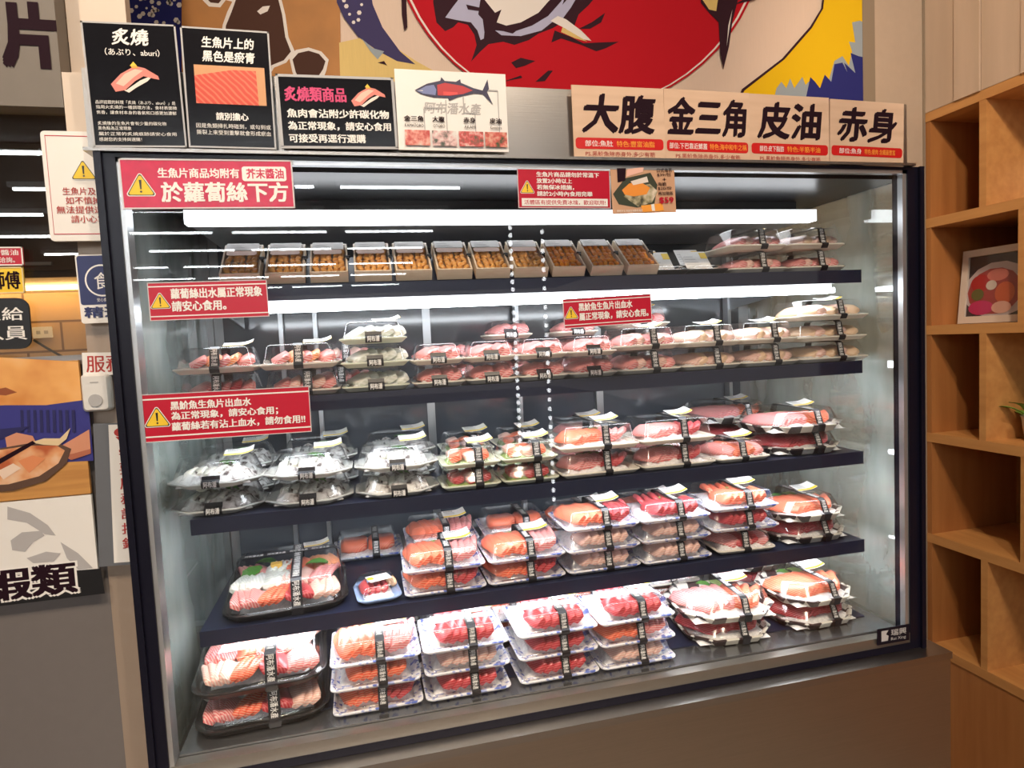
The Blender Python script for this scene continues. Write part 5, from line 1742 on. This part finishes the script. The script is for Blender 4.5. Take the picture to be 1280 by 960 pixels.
def frame_thing(label, y0, y1, x, zbase, hh, fm, pics, tilt, turn=0.0):
    w = y0 - y1
    M = T(x, (y0 + y1) / 2, zbase + 0.0005) @ RZ(R(-90) + turn) @ RX(R(90) - tilt)
    root = thing('picture_frame', label, 'picture frame', M)
    b = MB()
    t = 0.022
    for (x0, x1, a, c) in ((-w/2, w/2, 0, t), (-w/2, w/2, hh - t, hh), (-w/2, -w/2 + t, t, hh - t), (w/2 - t, w/2, t, hh - t)):
        b.box(x0, x1, a, c, -0.008, 0.008, fm)
    b.ob('frame', root)
    b = MB()
    b.box(-w/2 + t, w/2 - t, t, hh - t, -0.006, 0.000, PAPER)
    pp = b.ob('photo', root)
    g = MB()
    for k, (pts, m) in enumerate(pics):
        q = [((a - .5) * (w - 2 * t), t + c * (hh - 2 * t)) for a, c in pts]
        ar = sum(q[i][0] * q[(i + 1) % len(q)][1] - q[(i + 1) % len(q)][0] * q[i][1] for i in range(len(q)))
        if ar < 0:
            q.reverse()
        g.add([(a, c, 0.0004 + 0.0002 * k) for a, c in q], [tuple(range(len(q)))], m)
    g.ob('printed_picture', pp)
    b = MB()
    b.box(-w/2 + t, w/2 - t, t, hh - t, 0.004, 0.006, clear('frame_glass', (0.97, 0.97, 0.97), 1.45, 0.02) if 'frame_glass' not in MATS else MATS['frame_glass'])
    b.ob('glazing', root)
    return root


def el(cx, cy, rx, ry, n=14):
    return [(cx + rx * math.cos(2 * math.pi * i / n), cy + ry * math.sin(2 * math.pi * i / n)) for i in range(n)]


xf = XS + 0.10
yA = up(1199, 400, 0, xf).y
yB_ = up(1284, 400, 0, xf).y
zT = up(1204, 314, 0, xf).z
BOWL = mat('pale_bowl_print', (0.62, 0.55, 0.58), 0.4)
frame_thing('white framed photo of a sashimi bowl standing in the bookcase', yA, yB_, xf, zsh, zT - zsh, mat('white_frame_paint', (0.74, 0.66, 0.58), 0.45),
            [([(0, 0), (1, 0), (1, 1), (0, 1)], mat('dark_photo_ground', (0.03, 0.025, 0.04), 0.4)), (el(0.55, 0.42, 0.62, 0.46), BOWL), (el(0.5, 0.40, 0.50, 0.38), mat('bowl_food_print', (0.42, 0.06, 0.06), 0.4)),
             (el(0.25, 0.55, 0.2, 0.14), TUM), (el(0.55, 0.66, 0.2, 0.1), SUSHI_PINK), (el(0.70, 0.36, 0.18, 0.18), mat('roe_print', (0.70, 0.14, 0.05), 0.4)), (el(0.2, 0.36, 0.12, 0.1), mat('green_print', (0.15, 0.16, 0.05), 0.4)),
             (el(0.28, 0.14, 0.24, 0.12), MAGENTA), (el(0.66, 0.13, 0.18, 0.10), SUSHI_LIGHT), (el(0.45, 0.5, 0.1, 0.08), SUSHI_RICE)], R(6))
xf2 = XS + 0.14
yA = up(1262, 240, 0, xf2).y
yB_ = up(1330, 240, 0, xf2).y
frame_thing('pale board leaning on the upper bookcase shelf at the photo edge', yA, yB_, xf2, Hs[1] + TH, 0.27, mat('pale_frame_wood', (0.68, 0.50, 0.36), 0.5), [([(0, 0), (1, 0), (1, 1), (0, 1)], PAPER)], R(14))

# small plant
xp = XS + 0.12
pc = up(1300, 497, 0, xp)
zp = Hs[3] + TH
pr = thing('potted_plant', 'small green leafy plant in the bookcase at the photo edge', 'plant', T(xp, pc.y, zp))
b = MB()
b.loft([[(k * math.cos(R(a)), k * math.sin(R(a)), z) for a in range(0, 360, 30)] for k, z in ((0.035, 0.0005), (0.045, 0.07), (0.048, 0.075), (0.042, 0.075), (0.038, 0.06))], mat('white_pot', (0.7, 0.66, 0.6), 0.4))
b.ob('pot', pr, True)
PLG = mat('plant_leaf_green', (0.16, 0.36, 0.06), 0.45, noise=0.3, nscale=30)
lm = leaf_mesh(0.11, 0.030, PLG, 0.02)
for k in range(13):
    a = 360 * k / 13 * 1.6
    ele = 18 + 11 * (k % 4)
    M = T(0, 0, 0.062) @ RZ(R(a)) @ RX(R(ele)) @ T(0, 0.062, 0)
    ob('leaf', lm, pr, M)
# plug on the plinth beside the cabinet base
pg = up(1171, 852, 0, XS)
M = T(XS + 0.003, pg.y, pg.z)
pl = thing('wall_plug', 'white plug on the wood plinth beside the steel base', 'plug', T(XS + 0.004, pg.y, pg.z))
b = MB()
b.loft([[(x_ - 0.0, y_, z_) for (y_, z_, _) in rr(0.05, 0.12, 0.015, 0)] for x_ in (0.0,)] + [[(-0.02, y_, z_) for (y_, z_, _) in rr(0.046, 0.115, 0.015, 0)]], mat('plug_white', (0.7, 0.68, 0.65), 0.4))
b.ob('housing', pl)
b = MB()
b.loft([[(-0.02, y_, z_) for (y_, z_, _) in rr(0.02, 0.03, 0.008, 0)], [(-0.032, y_, z_) for (y_, z_, _) in rr(0.016, 0.026, 0.006, 0)]], PAPER)
b.ob('cord_grip', pl)

# ================================================================== SHOP CEILING TUBES (seen mirrored in the glass)
ORDT = 0
for yy in (-4.6, -5.8, -7.0, -8.4, -10.0, -12.0, -14.0, -16.5):
    for xx in (-3.6, -2.1, -0.6, 0.9):
        t = thing('tube_lamp', 'white fluorescent tube lamp on the shop ceiling, mirrored in the glass', 'ceiling lamp', T(xx, yy, CEIL), 'shop ceiling tube lamps')
        b = MB()
        b.box(-0.66, 0.66, -0.03, 0.03, -0.05, -0.0005, WHITEP)
        b.ob('fixture', t)
        b = MB()
        b.loft([[(x_, 0.016 * math.cos(R(a)), -0.066 + 0.016 * math.sin(R(a))) for a in range(0, 360, 45)] for x_ in (-0.62, 0.62)], CEILT)
        b.ob('tube', t)
# two hanging strands of small lights behind the photographer, mirrored in the glass
BEAD = glow('bead_glow', (0.95, 0.97, 1.0), 14.0)
bm_ = MB()
bm_.loft([[(0.011 * k * math.cos(R(a)), 0.011 * k * math.sin(R(a)), z_) for a in range(0, 360, 45)] for k, z_ in ((0.4, -0.013), (1, -0.006), (1, 0.006), (0.4, 0.013))], BEAD)
bead = bm_.mesh('light_bead')
for px, y1, y2, lab in ((637, 285, 560, 'shorter hanging strand of white bead lights mirrored in the glass'), (677, 290, 625, 'longer hanging strand of white bead lights mirrored in the glass')):
    a_, c_ = up(px, y1, 1, 2.6), up(px + 4, y2, 1, 2.6)
    st = thing('bead_light_strand', lab, 'string light', T(a_.x, -2.6, CEIL))
    b = MB()
    b.loft([[(0.003 * math.cos(R(a)), 0.003 * math.sin(R(a)), z_) for a in range(0, 360, 60)] for z_ in (c_.z - CEIL, -0.0005)], BLACK)
    b.ob('cord', st)
    n_ = 30
    for k in range(n_):
        ob('light_bead', bead, st, T(0.0, 0.02, a_.z - CEIL + (c_.z - a_.z) * k / (n_ - 1)))
bpy.context.view_layer.update()
